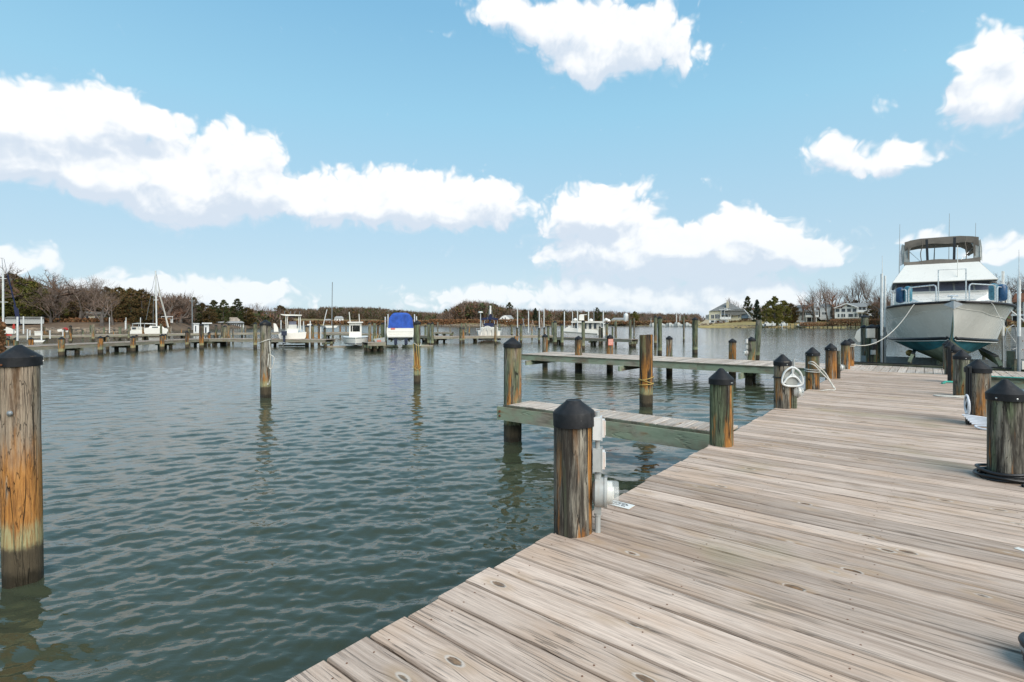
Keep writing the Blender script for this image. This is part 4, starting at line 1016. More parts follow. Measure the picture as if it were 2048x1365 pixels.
# anchor and roller under the stem head
b = MB(); b.add([(-.06, 0, 2.94), (-.02, -.26, 2.82), (-.10, 0, 2.66), (-.02, .26, 2.82), (.06, 0, 2.90)], [(0, 1, 2), (0, 2, 3), (4, 2, 1), (4, 3, 2), (0, 4, 1), (0, 3, 4)])
b.tube([(-.08, 0, 2.72), (.25, 0, 3.02)], .022, 6); b.build('anchor', M['galv'], cru)
b = MB(); b.lathe([(.045, -.06), (.045, .06)], 10, (-.05, 0, 2.98), (0, 1, 0)); b.lathe([(.07, 0), (.05, .12), (.07, .14), (.07, .17)], 10, (.22, 0, 2.94)); b.lathe([(.03, -.14), (.03, .14)], 8, (.22, 0, 3.10), (0, 1, 0)); b.build('windlass', M['steel'], cru, True)
for side in (-1, 1):
    c_ = sheer_pt(.72, side, .12, .04); b = MB(); b.box(c_.x - .03, c_.x + .03, c_.y - .10, c_.y - .07, c_.z - .03, c_.z + .02); b.box(c_.x - .03, c_.x + .03, c_.y + .07, c_.y + .10, c_.z - .03, c_.z + .02); b.tube([(c_.x, c_.y - .16, c_.z + .035), (c_.x, c_.y + .16, c_.z + .035)], .018, 6); b.build('cleat', M['steel'], cru, True)
# fenders slung in the rail
for side in (-1, 1):
    c_ = sheer_pt(1.55, side, .26, .40)
    for k, (dy_, mt, r_) in enumerate(((side * .10, 'bluefender', .15), (-side * .12, 'tealcover', .13))):
        f_ = MB(); f_.lathe([(.03, -.30), (r_ * .8, -.26), (r_, -.20), (r_, .20), (r_ * .8, .26), (.03, .30)], 14)
        o = f_.build('fender', M[mt], None, True); o.location = cru.matrix_world @ Vector((0, 0, 0)) if False else (Matrix.Translation(B0) @ Matrix.Rotation(CRZ, 4, 'Z')) @ Vector((c_.x - .12 * k, c_.y + dy_, c_.z + .03 * k))
        tag(o, ('left' if side == 1 else 'right') + ' hand ' + ('deep blue' if k == 0 else 'faded teal') + ' fender slung inside the cruiser bow rail', 'fender', 'fenders in the cruiser bow rail')
# running gear glimpsed under the hull
b = MB(); b.lathe([(.02, 0), (.16, .02), (.02, .05)], 10, (8.6, .9, .75), (1, 0, 0)); b.build('propeller', M['brass'], cru)
b = MB(); b.lathe([(.02, 0), (.16, .02), (.02, .05)], 10, (8.6, -.9, .75), (1, 0, 0)); b.build('propeller', M['brass'], cru)
MB().box(5.0, 9.5, -.05, .05, .25, .70).build('keel', M['antifoul_low'], cru)
# ---------------- lift
lift = empty('boat_lift', B0, PIER_RZ, 'timber and steel boat lift cradle under the cabin cruiser', 'boat lift')
for x0 in (.2, 6.4):
    MB().box(x0, x0 + .16, -3.1, 3.1, .34 if x0 > 1 else .50, .66 if x0 > 1 else .72).build('cradle_beam', M['galv'] if x0 > 1 else M['beam_dark'], lift)
MB().box(.10, .14, -3.1, 3.1, .735, .775).build('rail_strip', M['black'], lift)
for y0, tilt in ((1.15, .35), (-1.15, -.35)):
    o = MB().box(-.4, 7.2, -.05, .05, -.15, .15).build('bunk_board', M['beam'], lift); o.location = (.6, y0 * .98, .96); o.rotation_euler = (tilt, 0, 0)
    o2 = MB().box(-.4, 7.2, -.055, .055, .15, .18).build('bunk_carpet', M['black'], lift); o2.location = (.6, y0 * .98, .96); o2.rotation_euler = (tilt, 0, 0)
    for xx in (.24, 6.44): MB().box(xx, xx + .09, y0 - .05, y0 + .05, .66, 1.0).build('bunk_bracket', M['beam_dark'], lift)
def lift_pile(x, y, top, r, label, lod=1):
    p_ = (Matrix.Translation(B0) @ Matrix.Rotation(PIER_RZ, 4, 'Z')) @ Vector((x, y, 0))
    return piling((p_.x, p_.y), top, r, (.35, .4, .6), True, label, 'boat lift pilings', lod=lod)
lift_pile(6.6, 3.0, 2.1, .15, 'lift piling behind the left side of the cruiser')
lift_pile(6.6, -3.0, 2.1, .15, 'lift piling behind the right side of the cruiser')
def guide(px, ytop, ymid, ybot, d, label, r=.045):
    x = (px - 1024) / F * d; z = lambda y: CAMZ + (HZ - y) / F * d
    t = empty('guide_pole', (x, d, 0), 0, label, 'pole', 'white guide poles of the cruiser lift')
    MB().tube([(0, 0, z(ymid)), (0, 0, z(ytop))], r, 10).build('sleeve', M['pvc'], t, True)
    MB().tube([(0, 0, z(ybot)), (0, 0, z(ymid))], r * .92, 10).build('lower_pole', M['galv'], t, True)
    return t
def whip(px, y0, y1, d, label):
    x = (px - 1024) / F * d; z = lambda y: CAMZ + (HZ - y) / F * d
    o = MB().tube([(x, d, z(y0)), (x, d, z(y1))], [.012, .006], 6).build('whip_antenna', M['pvc'], None, True); tag(o, label, 'antenna')
guide(1763.5, 548, 672, 727, 19.3, 'left front white guide pole of the cruiser lift')
guide(1770, 552, 655, 727, 19.9, 'second white guide pole close behind the left front one', .038)
guide(2038, 560, 673, 745, 16.0, 'right front white guide pole of the cruiser lift', .045)
guide(2006, 543, 672, 735, 21.0, 'white guide pole behind the right side of the bow', .045)
whip(1764.5, 548, 512, 19.3, 'thin whip rising from the left front guide pole')
whip(2038, 560, 500, 16.0, 'thin whip rising from the right front guide pole')
p_ = A(2046, 700, 16.3)
lc = empty('lift_motor_post', (p_.x, p_.y, 0), 0, 'dark post with lift motor boxes at the right edge', 'lift post')
MB().box(-.22, .30, .0, .16, 1.06, 2.06).build('motor_panel', M['galv'], lc); MB().box(-.24, -.08, .03, .3, .55, 1.3).build('back_board', M['beam_dark'], lc)
b = MB()
for k in range(4): b.lathe([(.018, 0), (.018, .01)], 8, (-.10 + .09 * (k % 2), 0, 1.35 + .28 * (k // 2)), (0, -1, 0))
b.build('bolt', M['bolt'], lc)
MB().box(-.13, .12, -.10, -.0, .74, 1.0).build('crate', M['cream'], lc)
o = MB().tube([(-.45, -.05, 2.6), (.5, -.05, 1.85)], .022, 6).build('diagonal_pipe', M['pvc'], lc, True)
# landing net leaning at the right
p_ = A(2020, 672, 16.2)
net = empty('landing_net', (p_.x, p_.y, p_.z), 0, 'grey mesh landing net hanging beside the right guide pole', 'net')
fr = [(-.14, 0, -.32), (-.11, 0, .12), (-.04, 0, .24), (.16, 0, .30), (.20, 0, -.38)]
MB().tube(smooth_path(fr, 3, True), .012, 6, False).build('frame', M['galv'], net, True)
b = MB()
for k in range(11): z0 = -.34 + .058 * k; b.tube([(-.12, .01, z0), (.19, .01, z0 - .03)], .004, 3)
for k in range(8): x0 = -.11 + .042 * k; b.tube([(x0, .012, -.33), (x0 + .01, .012, .22)], .004, 3)
b.build('mesh', M['greybox'], net)
# mooring ropes from the bow cleats
Bm = Matrix.Translation(B0) @ Matrix.Rotation(CRZ, 4, 'Z')
c1 = Bm @ sheer_pt(.72, 1, .12, .05); c2 = Bm @ sheer_pt(.72, -1, .12, .05)
e1 = M7.location + Vector((.10, -.1, 1.44))
def hang_rope(a, b_, sag, n=9):
    return [a.lerp(b_, t) + Vector((0, 0, -sag * 4 * t * (1 - t))) for t in np.linspace(0, 1, n)]
o_ = c1 + (Bm.to_3x3() @ Vector((-.16, .12, -.10)))
rope('bow_rope', [c1] + hang_rope(o_, e1, .45), .013, 'rope', 'thick off white bow rope sagging from cruiser to left pier corner', k=3)
e2 = A(2046, 704, 16.0)
o_ = c2 + (Bm.to_3x3() @ Vector((-.16, -.12, -.10)))
rope('bow_rope', [c2] + hang_rope(o_, e2, .10), .010, 'rope', 'off white bow rope running from cruiser to the right lift post', k=3)
p = M7.location
for k, zz in enumerate((1.42, 1.48)):
    ring = [(p.x + .152 * math.cos(a), p.y + .152 * math.sin(a), zz + .02 * math.sin(a)) for a in [2 * math.pi * j / 10 for j in range(10)]]
    rope('dock_rope', ring, .014, 'rope', ('lower', 'upper')[k] + ' rope turn on the piling behind the pier corner', closed=True, k=2)
ORD = 'first second third fourth fifth sixth seventh eighth ninth tenth eleventh twelfth thirteenth fourteenth fifteenth sixteenth seventeenth eighteenth nineteenth twentieth'.split()
ORD += ['twenty ' + k for k in ORD[:9]] + ['thirtieth']
# ================================================================ middle distance
class Bx:
    """a thing facing us at depth d: photo columns/rows -> local metres of its Empty"""
    def __init__(s, name, px, d, label, cat_, group=None, z=0.0):
        s.k = d / F; s.px = px; s.d = d; s.az = math.atan((px - 1024) / F); s.R = d / math.cos(s.az)
        s.t = empty(name, ((px - 1024) * s.k, d, z), -s.az, label, cat_, group); s.z0 = z
    def x(s, px): return s.R * math.tan(math.atan((px - 1024) / F) - s.az)
    def z(s, y): return CAMZ + (HZ - y) * s.k - s.z0
    def box(s, name, mt, p0, p1, y0, y1, d0, d1, parent=None):        # rows y0 (top) .. y1 (bottom)
        return MB().box(s.x(p0), s.x(p1), d0, d1, s.z(y1), s.z(y0)).build(name, M[mt], parent or s.t)
    def poly(s, name, mt, pts, d0, d1, parent=None):
        return MB().prism([(s.x(a), s.z(b)) for a, b in pts], d0, d1).build(name, M[mt], parent or s.t)
    def pole(s, name, mt, a, b, r, n=6, y=0.0, parent=None):
        return MB().tube([(s.x(a[0]), y, s.z(a[1])), (s.x(b[0]), y, s.z(b[1]))], r, n).build(name, M[mt], parent or s.t, True)
    def window(s, p0, p1, y0, y1, yf, parent=None, frame=.06, mull=0):
        f = MB(); x0, x1, z0, z1 = s.x(p0), s.x(p1), s.z(y1), s.z(y0); w_ = frame
        f.box(x0 - w_, x1 + w_, yf - .05, yf - .003, z1, z1 + w_); f.box(x0 - w_, x1 + w_, yf - .05, yf - .003, z0 - w_, z0)
        f.box(x0 - w_, x0, yf - .05, yf - .003, z0, z1); f.box(x1, x1 + w_, yf - .05, yf - .003, z0, z1)
        for m_ in range(mull): xx = x0 + (x1 - x0) * (m_ + 1) / (mull + 1); f.box(xx - w_/2, xx + w_/2, yf - .045, yf - .003, z0, z1)
        o = f.build('window', M['trim'], parent or s.t)
        MB().box(x0, x1, yf - .025, yf - .002, z0, z1).build('pane', M['glass'], o)
        return o
# ---------------- long docks: deck, edge beam, joists as parts
def dock(name, a, b, w_, label, zt=DECK, boards=True, beam='beam_brown'):
    a = Vector((a[0], a[1])); b = Vector((b[0], b[1])); L = (b - a).length; ang = math.atan2(b.y - a.y, b.x - a.x)
    t = empty(name, (a.x, a.y, 0), ang, label, 'dock')
    m_ = MB(); rg = random.Random(int(L * 10)); x = 0; 
    while x < L:
        pw = .20; m_.box(x, min(L, x + pw - .012), rg.uniform(-.01, .01), w_ + rg.uniform(-.01, .01), zt - .04, zt + rg.uniform(-.003, .003)); x += pw
    o = m_.build('deck_boards', M['deck2'], t); 
    if L / .2 > 60: tag(o, None, None, None, 'stuff')
    for y0 in (.02, w_ - .06): beam_between(t, 'edge_beam', (0, y0 + .02, zt - .16), (L, y0 + .02, zt - .16), .05, .22, M[beam])
    n = max(2, int(L / 4))
    for i in range(n + 1):
        x = .2 + (L - .4) * i / n
        for y0 in (.35, w_ - .3):
            o = post_profile_mesh(.14, .14, -1.2, zt - .05, 300 + i, 10, 0, 0).build('support_post', M['post'], t, True); o.location = (x, y0, 0); o.color = (.2, .3, .1, 1)
        beam_between(t, 'cross_beam', (x, -.1, zt - .37), (x, w_ + .1, zt - .37), .08, .18, M['beam_dark'])
    return t
Pd = lambda px, y: (lambda v: (v.x, v.y))(G(px, y, DECK))
dock('long_dock', Pd(-140, 701.5), Pd(421, 677.3), 1.7, 'long weathered dock on the left reaching away from the foreground piling', beam='beam_brown')
dock('cross_dock', Pd(418, 677.6), Pd(650, 679.5), 1.6, 'straight dock joining the long left dock to the boat lifts')
dock('rear_dock', Pd(20, 672.6), Pd(440, 666.3), 1.5, 'second dock farther back behind the long left dock')
dock('rear_dock', Pd(440, 666.4), Pd(700, 664.6), 1.4, 'distant dock behind the boat lifts on the left')
dock('slip_dock', Pd(868, 673.2), Pd(1108, 671.0), 1.3, 'thin dock running to the right of the green paired pilings')
dock('slip_dock', Pd(1106, 674.6), Pd(1263, 679.0), 1.1, 'pale finger dock ending left of the tall green pilings')
dock('slip_dock', Pd(868, 664.6), Pd(903, 664.8), 1.0, 'short stub dock beyond the green paired pilings')
dock('slip_dock', Pd(646, 666.9), Pd(760, 667.8), 1.2, 'dock between the centre console and the small pilot boat')
dock('slip_dock', Pd(736, 685.5), Pd(772, 684.6), 1.2, 'short dock with tools between the pilot boat and the blue covered boat')
dock('slip_dock', Pd(826, 671.5), Pd(872, 672.8), 1.6, 'short dock right of the blue covered boat')
low1 = dock('lift_platform', G(636, 692.5, .12)[:2], G(866, 691.5, .12)[:2], .5, 'low timber walers just above the water along the boat slips', .12)
# ---------------- many pilings: (px, top row, waterline row, radius, orange, green, pale, cap)
FAR = [
 ('long left dock', [(14,676,712,.15,.5,.7,.4,1),(32,675,706,.15,.5,.7,.4,1),(62,675,706,.15,.85,.5,.2,1),(123,674,711,.17,.8,.7,.5,1),(141,651,688,.13,.75,.5,.2,1),(201,672.5,706,.17,.8,.55,.5,1),(215,671,702,.12,.75,.6,.4,1),
   (266,671.5,702,.17,.85,.4,.4,1),(273,670,700,.12,.8,.6,.3,1),(324,668,699,.17,.85,.35,.4,1),(331,668,697,.12,.5,.6,.4,1),(374,662,694,.15,.9,.3,.3,1),(378,655,690,.12,.7,.6,.2,1),(403,648,696,.17,.8,.6,.3,1)]),
 ('straight cross dock', [(418,664,691,.14,.85,.2,.3,1),(432,650,690,.13,.4,.5,.3,1),(444,648,683,.12,.4,.5,.4,1),(450,651,692,.16,.75,.7,.6,1),(457.5,648,690,.15,.8,.7,.6,1),(466,655,685,.1,.5,.5,.5,0),(484,648,676,.13,.5,.6,.6,1),(491,652,673,.1,.5,.6,.6,0),
   (510.5,645,698,.16,.75,.85,.5,1),(614,651,693.5,.17,.85,.6,.6,1),(624.5,649.5,692,.17,.8,.98,.5,1),(638,648.5,689.5,.14,.85,.4,.3,1),(649.5,655,690,.13,.5,.6,.3,1)]),
 ('slips by the blue covered boat', [(739.5,645,694.6,.15,.8,.55,.7,1),(749,647,688,.16,.2,.95,.5,0),(756,650,686,.12,.7,.4,.3,1),(765,645.5,694,.17,.15,.95,.2,1),(772,648,688,.1,.2,.9,.3,0),(851,651,685,.13,.3,.85,.5,1),(666,648,673,.13,.7,.5,.4,1),(680.5,647,673,.13,.75,.5,.4,1),(692,649,670,.11,.6,.5,.4,1)]),
 ('rear dock on the left', [(88,654,683,.13,.6,.7,.3,0),(94,661,679,.12,.7,.6,.3,1),(128,658,684,.14,.7,.6,.4,0),(143,658,680,.13,.6,.6,.3,0),(166,660,676,.12,.4,.8,.4,0),(181,651,673,.12,.1,.9,.4,0),(186.5,649.5,683,.15,.75,.6,.8,0),(208,655,676,.12,.5,.8,.5,0),(228.5,660,678,.12,.75,.5,.6,1),
   (240,654,680,.15,.2,.9,.5,0),(257.5,650,681,.12,.6,.8,.6,0),(286,657,677,.12,.8,.5,.5,0),(322,648,679,.14,.5,.8,.5,0),(338,655,675,.14,.7,.5,.6,0),(363,659,676,.1,.75,.5,.5,0)]),
 ('thin dock in the middle', [(875.5,645,673,.12,.3,.5,.6,0),(900.5,653,672,.12,.3,.5,.6,0),(921,655,687,.13,.3,.6,.2,1),(926.5,656,686,.14,.85,.5,.6,1),(923,647,668,.15,.2,.9,.6,0),(931.5,646,668,.13,.5,.9,.7,0),(938.5,653,671,.14,.7,.4,.6,0),(999,648,672,.14,.3,.9,.5,0),
   (1023.5,650,672,.17,.6,.7,.5,0),(1034,655,686,.12,.5,.6,.4,1),(1042,648,687,.15,.6,.8,.5,1),(1032,673,692,.2,.95,.1,.5,0),(1064,651,675,.14,.4,.4,.8,0),(1078,656,686,.12,.3,.6,.4,1),(1088.5,655,684,.12,.6,.5,.4,1),(1105,644,681,.14,.1,.9,.4,0)]),
 ('pale finger dock', [(1151,644,676,.1,.4,.5,.4,0),(1199.5,653,690,.12,.3,.7,.4,1),(1204,656,688,.11,.2,.4,.2,0),(1213.5,645,690,.15,.6,.7,.6,1),(1225,654.5,680,.13,.2,.85,.5,1),(1231.5,643,689,.13,.4,.7,.6,0)]),
]
for dn, L_ in FAR:
    for i, (px, yt, yw, r, o_, g_, p_, cp) in enumerate(sorted(L_)):
        if dn == 'long left dock' and r >= .15 and yw > 692: yw += 2.8
        look = ('orange stained' if o_ > .78 else 'green' if g_ > .83 else 'pale' if p_ > .62 else 'weathered') + (' capped' if cp else ' uncapped')
        wpile(px, yt, yw, r, (o_, g_, p_), f'{look} piling, {ORD[i]} from the left at the {dn}', lod=2 if r < .17 else 1, cap=bool(cp), group='pilings of the ' + dn)
# white plastic guide poles of the far lifts (px, top, bottom, depth row)
GP = [(35,634,682,712),(47,633,668,690),(83,634,680,690),(34,659,675,684),(55,659,680,686),(60,661,672,684),(100,661,678,686),(126,660,673,684),(219,635,667,676),(250.5,642,660,674),(252,635.5,658,675),(281,635.5,660,675),(562,641,659,690),(620.5,642,680,692),(607,643,685,691),(641.5,655,690,692),
      (770.5,634,688,693),(776,629,672,690),(829,629,652,692),(833,633,650,690),(1035,616,656,682),(1057,623,666,680),(1078.6,621,656,684),(1088,621,656,682),(1128.7,623,662,684),(1145,624,653,676),(1155,623,674,686),(1177,623,668,684),(1206.5,622,674,686)]
cnt = {}
for i, (px, y0, y1, yw) in enumerate(sorted(GP)):
    d = wd(yw); z = lambda y: CAMZ + (HZ - y) / F * d
    o = MB().tube([(0, 0, z(y1)), (0, 0, z(y0))], .055 if px < 1020 else .06, 8).build('guide_pole', M['pvc'], None, True); o.location = ((px - 1024) / F * d, d, 0)
    where = 'left marina' if px < 300 else 'centre console lift' if px < 700 else 'blue covered boat lift' if px < 900 else 'slips beyond the cross pier'
    cnt[where] = cnt.get(where, -1) + 1
    tag(o, f'{ORD[cnt[where]]} white guide pole from the left at the {where}', 'pole', 'white guide poles of the far boat lifts')
# ================================================================ centre console on a lift, stern towards us
d = 46.5
c = Bx('centre_console', 584, d, 'white centre console fishing boat with dark outboard raised on a lift', 'boat')
hb = MB()
R_ = [(613.5, 661, 693 - 5)]
secs_ = []
for (yy, s_, up) in ((0, 1.0, 0), (1.5, 1.03, .02), (3.5, 1.0, .08), (5.5, .72, .2), (6.8, .06, .36)):
    cx = c.x(585) + yy * .02
    hw = (c.x(613) - c.x(557)) / 2 * s_
    secs_.append([(cx - hw, yy, c.z(668) + up), (cx - hw * .96, yy, c.z(675) + up * .6), (cx - hw * .80, yy, c.z(681.5) + up * .5), (cx, yy, c.z(688) + up * 1.2), (cx + hw * .80, yy, c.z(681.5) + up * .5), (cx + hw * .96, yy, c.z(675) + up * .6), (cx + hw, yy, c.z(664.5) + up)])
hb.loft(secs_, True); hb.build('hull', M['white'], c.t, True)
dk = MB(); dk.loft([[(q[0][0] + .06, q[0][1], q[0][2] - .02), (q[6][0] - .06, q[6][1], q[6][2] - .06)] for q in secs_], False); dk.build('deck', M['cream'], c.t)
c.box('console', 'white', 577, 594, 650, 668, 2.0, 3.2); c.box('windscreen', 'tint', 578, 593, 643, 650, 2.0, 2.06)
c.box('leaning_post', 'white', 574, 596, 658, 667, 1.0, 1.5)
tt = c.poly('t_top', 'white', [(560, 628.5), (604, 629.5), (604, 631.5), (572, 632), (562, 630)], 1.2, 3.8)
for (a, b_) in (((571, 630), (572, 664)), ((574, 630), (576, 662)), ((597.5, 631), (598, 662)), ((601, 631), (602, 664))): c.pole('t_top_leg', 'white', a, b_, .035, 6, 1.4)
for (a, b_) in (((571, 630), (572, 664)), ((600.5, 631), (601, 662))): c.pole('t_top_leg', 'white', a, b_, .035, 6, 3.4)
for a in (568, 580, 589, 599): c.pole('rod_holder', 'galv', (a, 629), (a + 1.5, 622), .02, 5, 1.2)
c.box('life_jacket_bag', 'navy', 578, 590, 631, 634.5, 1.6, 3.0)
ob = Bx('outboard_motor', 569, d - .9, 'x', 'x'); bpy.data.objects.remove(ob.t)
e = MB(); e.loft([[(c.x(563) , -.9, c.z(y)), (c.x(574), -.9, c.z(y)), (c.x(573.5), -.2, c.z(y)), (c.x(563.5), -.2, c.z(y))] for y in (671, 668, 664, 662.2)], True, True)
eo = e.build('outboard', M['outboard'], c.t); e = MB(); e.box(c.x(566.3), c.x(571), -.75, -.25, c.z(683), c.z(671)); e.box(c.x(565), c.x(572), -.8, -.2, c.z(687), c.z(686)); e.build('midsection', M['outboard'], eo)
e = MB(); e.lathe([(.05, -.12), (.09, 0), (.04, .3)], 8, (c.x(566.5), -.55, c.z(689.5)), (0, 1, 0)); e.build('gearcase', M['galv'], eo)
MB().box(c.x(557), c.x(614), .3, .5, c.z(693.5), c.z(690.5)).build('lift_beam', M['beam_dark'], c.t); MB().box(c.x(590), c.x(612), 2.6, 2.8, c.z(690), c.z(685)).build('bunk', M['beam'], c.t)
g2 = Bx('fish_locker', 548, 47.5, 'white curved dock box left of the centre console', 'locker'); g2.poly('body', 'white', [(547, 647), (552, 648), (556, 656), (557, 664), (548, 664)], 0, 1)
# ================================================================ pilot house skiff, bow towards us
d = 44.5
c = Bx('pilot_boat', 710, d, 'small cream and white pilot boat with open wheelhouse lying bow on', 'boat')
secs_ = []
for (yy, s_, sh, kn) in ((0, .02, 676.5, 688), (.5, .50, 676.4, 690), (1.3, .84, 676.2, 692), (2.4, 1.0, 676, 693.2), (4.8, 1.03, 676, 693.4), (6.6, .95, 676, 693)):
    cx = c.x(711.5); hw = c.x(738.5) - cx
    secs_.append([(cx - hw * s_, yy, c.z(sh)), (cx - hw * s_ * .97, yy, c.z(684)), (cx - hw * s_ * .88, yy, c.z(690)), (cx, yy, c.z(kn) - .05), (cx + hw * s_ * .88, yy, c.z(690)), (cx + hw * s_ * .97, yy, c.z(684)), (cx + hw * s_, yy, c.z(sh))])
hb = MB(); hb.loft(secs_, True); hb.build('hull', M['hullgrey'], c.t, True)
dk = MB(); dk.loft([[(q[0][0], q[0][1], q[0][2] + .005), (q[6][0], q[6][1], q[6][2] + .005)] for q in secs_], False); dk.build('foredeck', M['white'], c.t)
b = MB(); b.tube([q[0] for q in secs_], .035, 6); b.tube([q[6] for q in secs_], .035, 6); b.build('rub_rail', M['galv'], c.t, True)
b = MB(); b.tube([(q[2][0], q[2][1] - .01, q[2][2] + .08) for q in secs_], .03, 5); b.tube([(q[4][0], q[4][1] - .01, q[4][2] + .08) for q in secs_], .03, 5); b.build('spray_rail', M['navy'], c.t, True)
c.box('wheelhouse_front', 'white', 697.5, 724, 665, 677, 3.0, 3.1)
for (a, b_) in ((697.5, 700.5), (720.5, 724), (704, 705)): c.box('corner_post', 'white', a, b_, 646, 665, 3.0, 3.1)
c.box('wheelhouse_side', 'white', 697.5, 698.6, 648, 677, 3.1, 5.2); c.box('wheelhouse_side', 'white', 722.9, 724, 648, 677, 3.1, 5.2)
c.box('rear_windows', 'vinyl', 699, 722.5, 651, 668, 5.1, 5.15)
c.box('roof', 'white', 694.5, 727, 643.8, 646.2, 2.7, 5.5); c.box('brow', 'white', 698, 723.5, 646.2, 651.5, 2.95, 3.05)
for a in (703, 710): MB().lathe([(.11, 0), (.11, .06)], 8, (c.x(a), 3.2, c.z(656)), (0, -1, 0)).build('instrument', M['black'], c.t)
c.pole('roof_antenna', 'white', (699.5, 644), (697.5, 623), .04, 6, 3.2); c.pole('roof_antenna', 'white', (719.5, 644), (718.5, 627), .035, 6, 3.2)
c.box('hatch', 'white', 704, 716, 673, 677, 1.6, 2.6)
# ================================================================ blue covered express cruiser, stern towards us
d = 46.0
c = Bx('covered_cruiser', 800, d, 'white cruiser under a bright blue canvas cover raised on a lift', 'boat')
secs_ = []
for (yy, s_) in ((0, 1), (3, 1.02), (6, .9), (8, .5), (9, .08)):
    cx = c.x(800.5); hw = c.x(827) - cx
    secs_.append([(cx - hw * s_, yy, c.z(655)), (cx - hw * s_ * 1.02, yy, c.z(664)), (cx - hw * s_ * .98, yy, c.z(675)), (cx, yy, c.z(682 - yy * .5)), (cx + hw * s_ * .98, yy, c.z(675)), (cx + hw * s_ * 1.02, yy, c.z(664)), (cx + hw * s_, yy, c.z(655))])
hb = MB(); hb.loft(secs_, True); hb.build('hull', M['white'], c.t, True)
c.box('swim_platform', 'white', 775.5, 826, 671, 674.5, -.7, 0); 
for yr in (663.5, 667.8): c.box('moulding_line', 'cream', 777, 825, yr, yr + .9, -.03, -.002)
c.box('nameplate', 'orange_red', 782, 790, 656.6, 659.6, -.025, -.002)
cv_ = MB()
def covsec(yy, hw, y0, y1, hw2):
    cx = c.x(801.5); out = []
    for k in range(13):
        a = math.pi * k / 12; cs = math.cos(a)
        out.append((cx - (hw2 + (hw - hw2) * (1 - math.sin(a) ** .5)) * math.copysign(abs(cs) ** .35, cs), yy, c.z(y0) + (c.z(y1) - c.z(y0)) * math.sin(a) ** .38))
    return out
k_ = c.k
cv_.loft([covsec(-.02, 25 * k_, 656.5, 630, 22 * k_), covsec(.9, 25.5 * k_, 656, 626, 20 * k_), covsec(2.6, 25.5 * k_, 656, 624.6, 19 * k_), covsec(4.5, 25 * k_, 656, 627, 19 * k_), covsec(6.5, 20 * k_, 655, 640, 16 * k_)], True)
co = cv_.build('cover', M['bluecanvas'], c.t, True)
b = MB(); b.tube([(p_[0], p_[1] - .02, p_[2]) for p_ in covsec(.02, 24.6 * k_, 652, 630.5, 21.6 * k_)][1:-1], .02, 5); b.build('seam', M['bluecanvas'], co, True)
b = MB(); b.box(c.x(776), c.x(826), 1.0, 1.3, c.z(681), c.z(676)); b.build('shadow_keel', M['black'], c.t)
for a in (791.5, 812): 
    e = MB(); e.box(c.x(a) - .14, c.x(a) + .14, -.75, -.1, c.z(688), c.z(677)); e.lathe([(.03, -.1), (.11, .1), (.05, .6)], 8, (c.x(a), -.8, c.z(688.5)), (0, 1, 0)); o = e.build('outdrive', M['outboard'], c.t)
MB().lathe([(.20, 0), (.20, .04)], 10, (c.x(800), -.9, c.z(691)), (0, 1, 0)).build('propeller', M['galv'], c.t)
MB().box(c.x(773), c.x(858), .2, .45, c.z(693.5), c.z(690.5)).build('lift_beam', M['beam'], c.t); MB().box(c.x(781), c.x(784), -.2, 6, c.z(684), c.z(680)).build('bunk', M['beam_dark'], c.t); MB().box(c.x(817), c.x(820), -.2, 6, c.z(684), c.z(680)).build('bunk', M['beam_dark'], c.t)
# dinghy with orange stern board between
c = Bx('work_skiff', 758, 45.2, 'small dark work skiff with an orange stern plate beside the pilot boat', 'skiff')
c.poly('hull', 'greybox', [(747, 679), (770, 676), (770, 684), (752, 686)], 0, 1.5); c.box('stern_plate', 'orange_red', 754, 762, 681, 686, -.04, -.002)
for k in range(9): c.pole('tool_handle', 'rope_yellow' if k % 2 else 'beam', (744 + k * 2.6, 683), (745.5 + k * 2.7 + (k % 3) * 2, 668 + (k * 5) % 9), .03, 5, .8 + .05 * k)
# ================================================================ motor sailer with navy canopy
d = 58
c = Bx('motor_sailer', 978, d, 'white motor sailer with navy canopy seen from astern behind the thin dock', 'boat')
secs_ = []
for (yy, s_) in ((0, .86), (2, 1), (5, 1), (8, .7), (10, .1)):
    cx = c.x(978.5); hw = c.x(1004) - cx
    secs_.append([(cx - hw * s_, yy, c.z(663)), (cx - hw * s_ * .96, yy, c.z(672)), (cx - hw * s_ * .75, yy, c.z(679)), (cx, yy, c.z(682)), (cx + hw * s_ * .75, yy, c.z(679)), (cx + hw * s_ * .96, yy, c.z(672)), (cx + hw * s_, yy, c.z(663))])
hb = MB(); hb.loft(secs_, True); hb.build('hull', M['white'], c.t, True)
c.box('cockpit_box', 'white', 962, 996, 655, 664, .4, 3.4); c.box('lower_hull_band', 'navy', 956, 1002, 678.5, 681, 1, 2)
for a in (966, 975, 984, 991): c.box('locker_door', 'cream', a, a + 5, 657, 672, -.12 if a > 970 else -.1, .0)
c.poly('canopy', 'navy', [(961, 641), (962, 636.6), (975, 635), (985, 635), (996, 637), (997, 641), (984, 639.6), (972, 639.6)], .6, 3.0)
c.poly('sail_cover', 'navy', [(977, 636), (980, 628), (982, 628), (985, 636)], .9, 1.4); c.poly('dodger', 'navy', [(966, 648), (968, 646.5), (988, 646.5), (989, 648), (987, 654), (969, 654)], .8, 2.2)
c.pole('mast', 'white', (980.5, 645), (980.8, 611), .11, 8, 1.5); c.pole('centre_strut', 'navy', (979.5, 646), (979.5, 636), .07, 6, .8)
for a, b_ in (((963, 641), (966, 664)), ((995, 641), (994, 664)), ((970, 640), (968, 648)), ((988, 640), (989, 648))): c.pole('canopy_leg', 'steel', a, b_, .03, 5, .7)
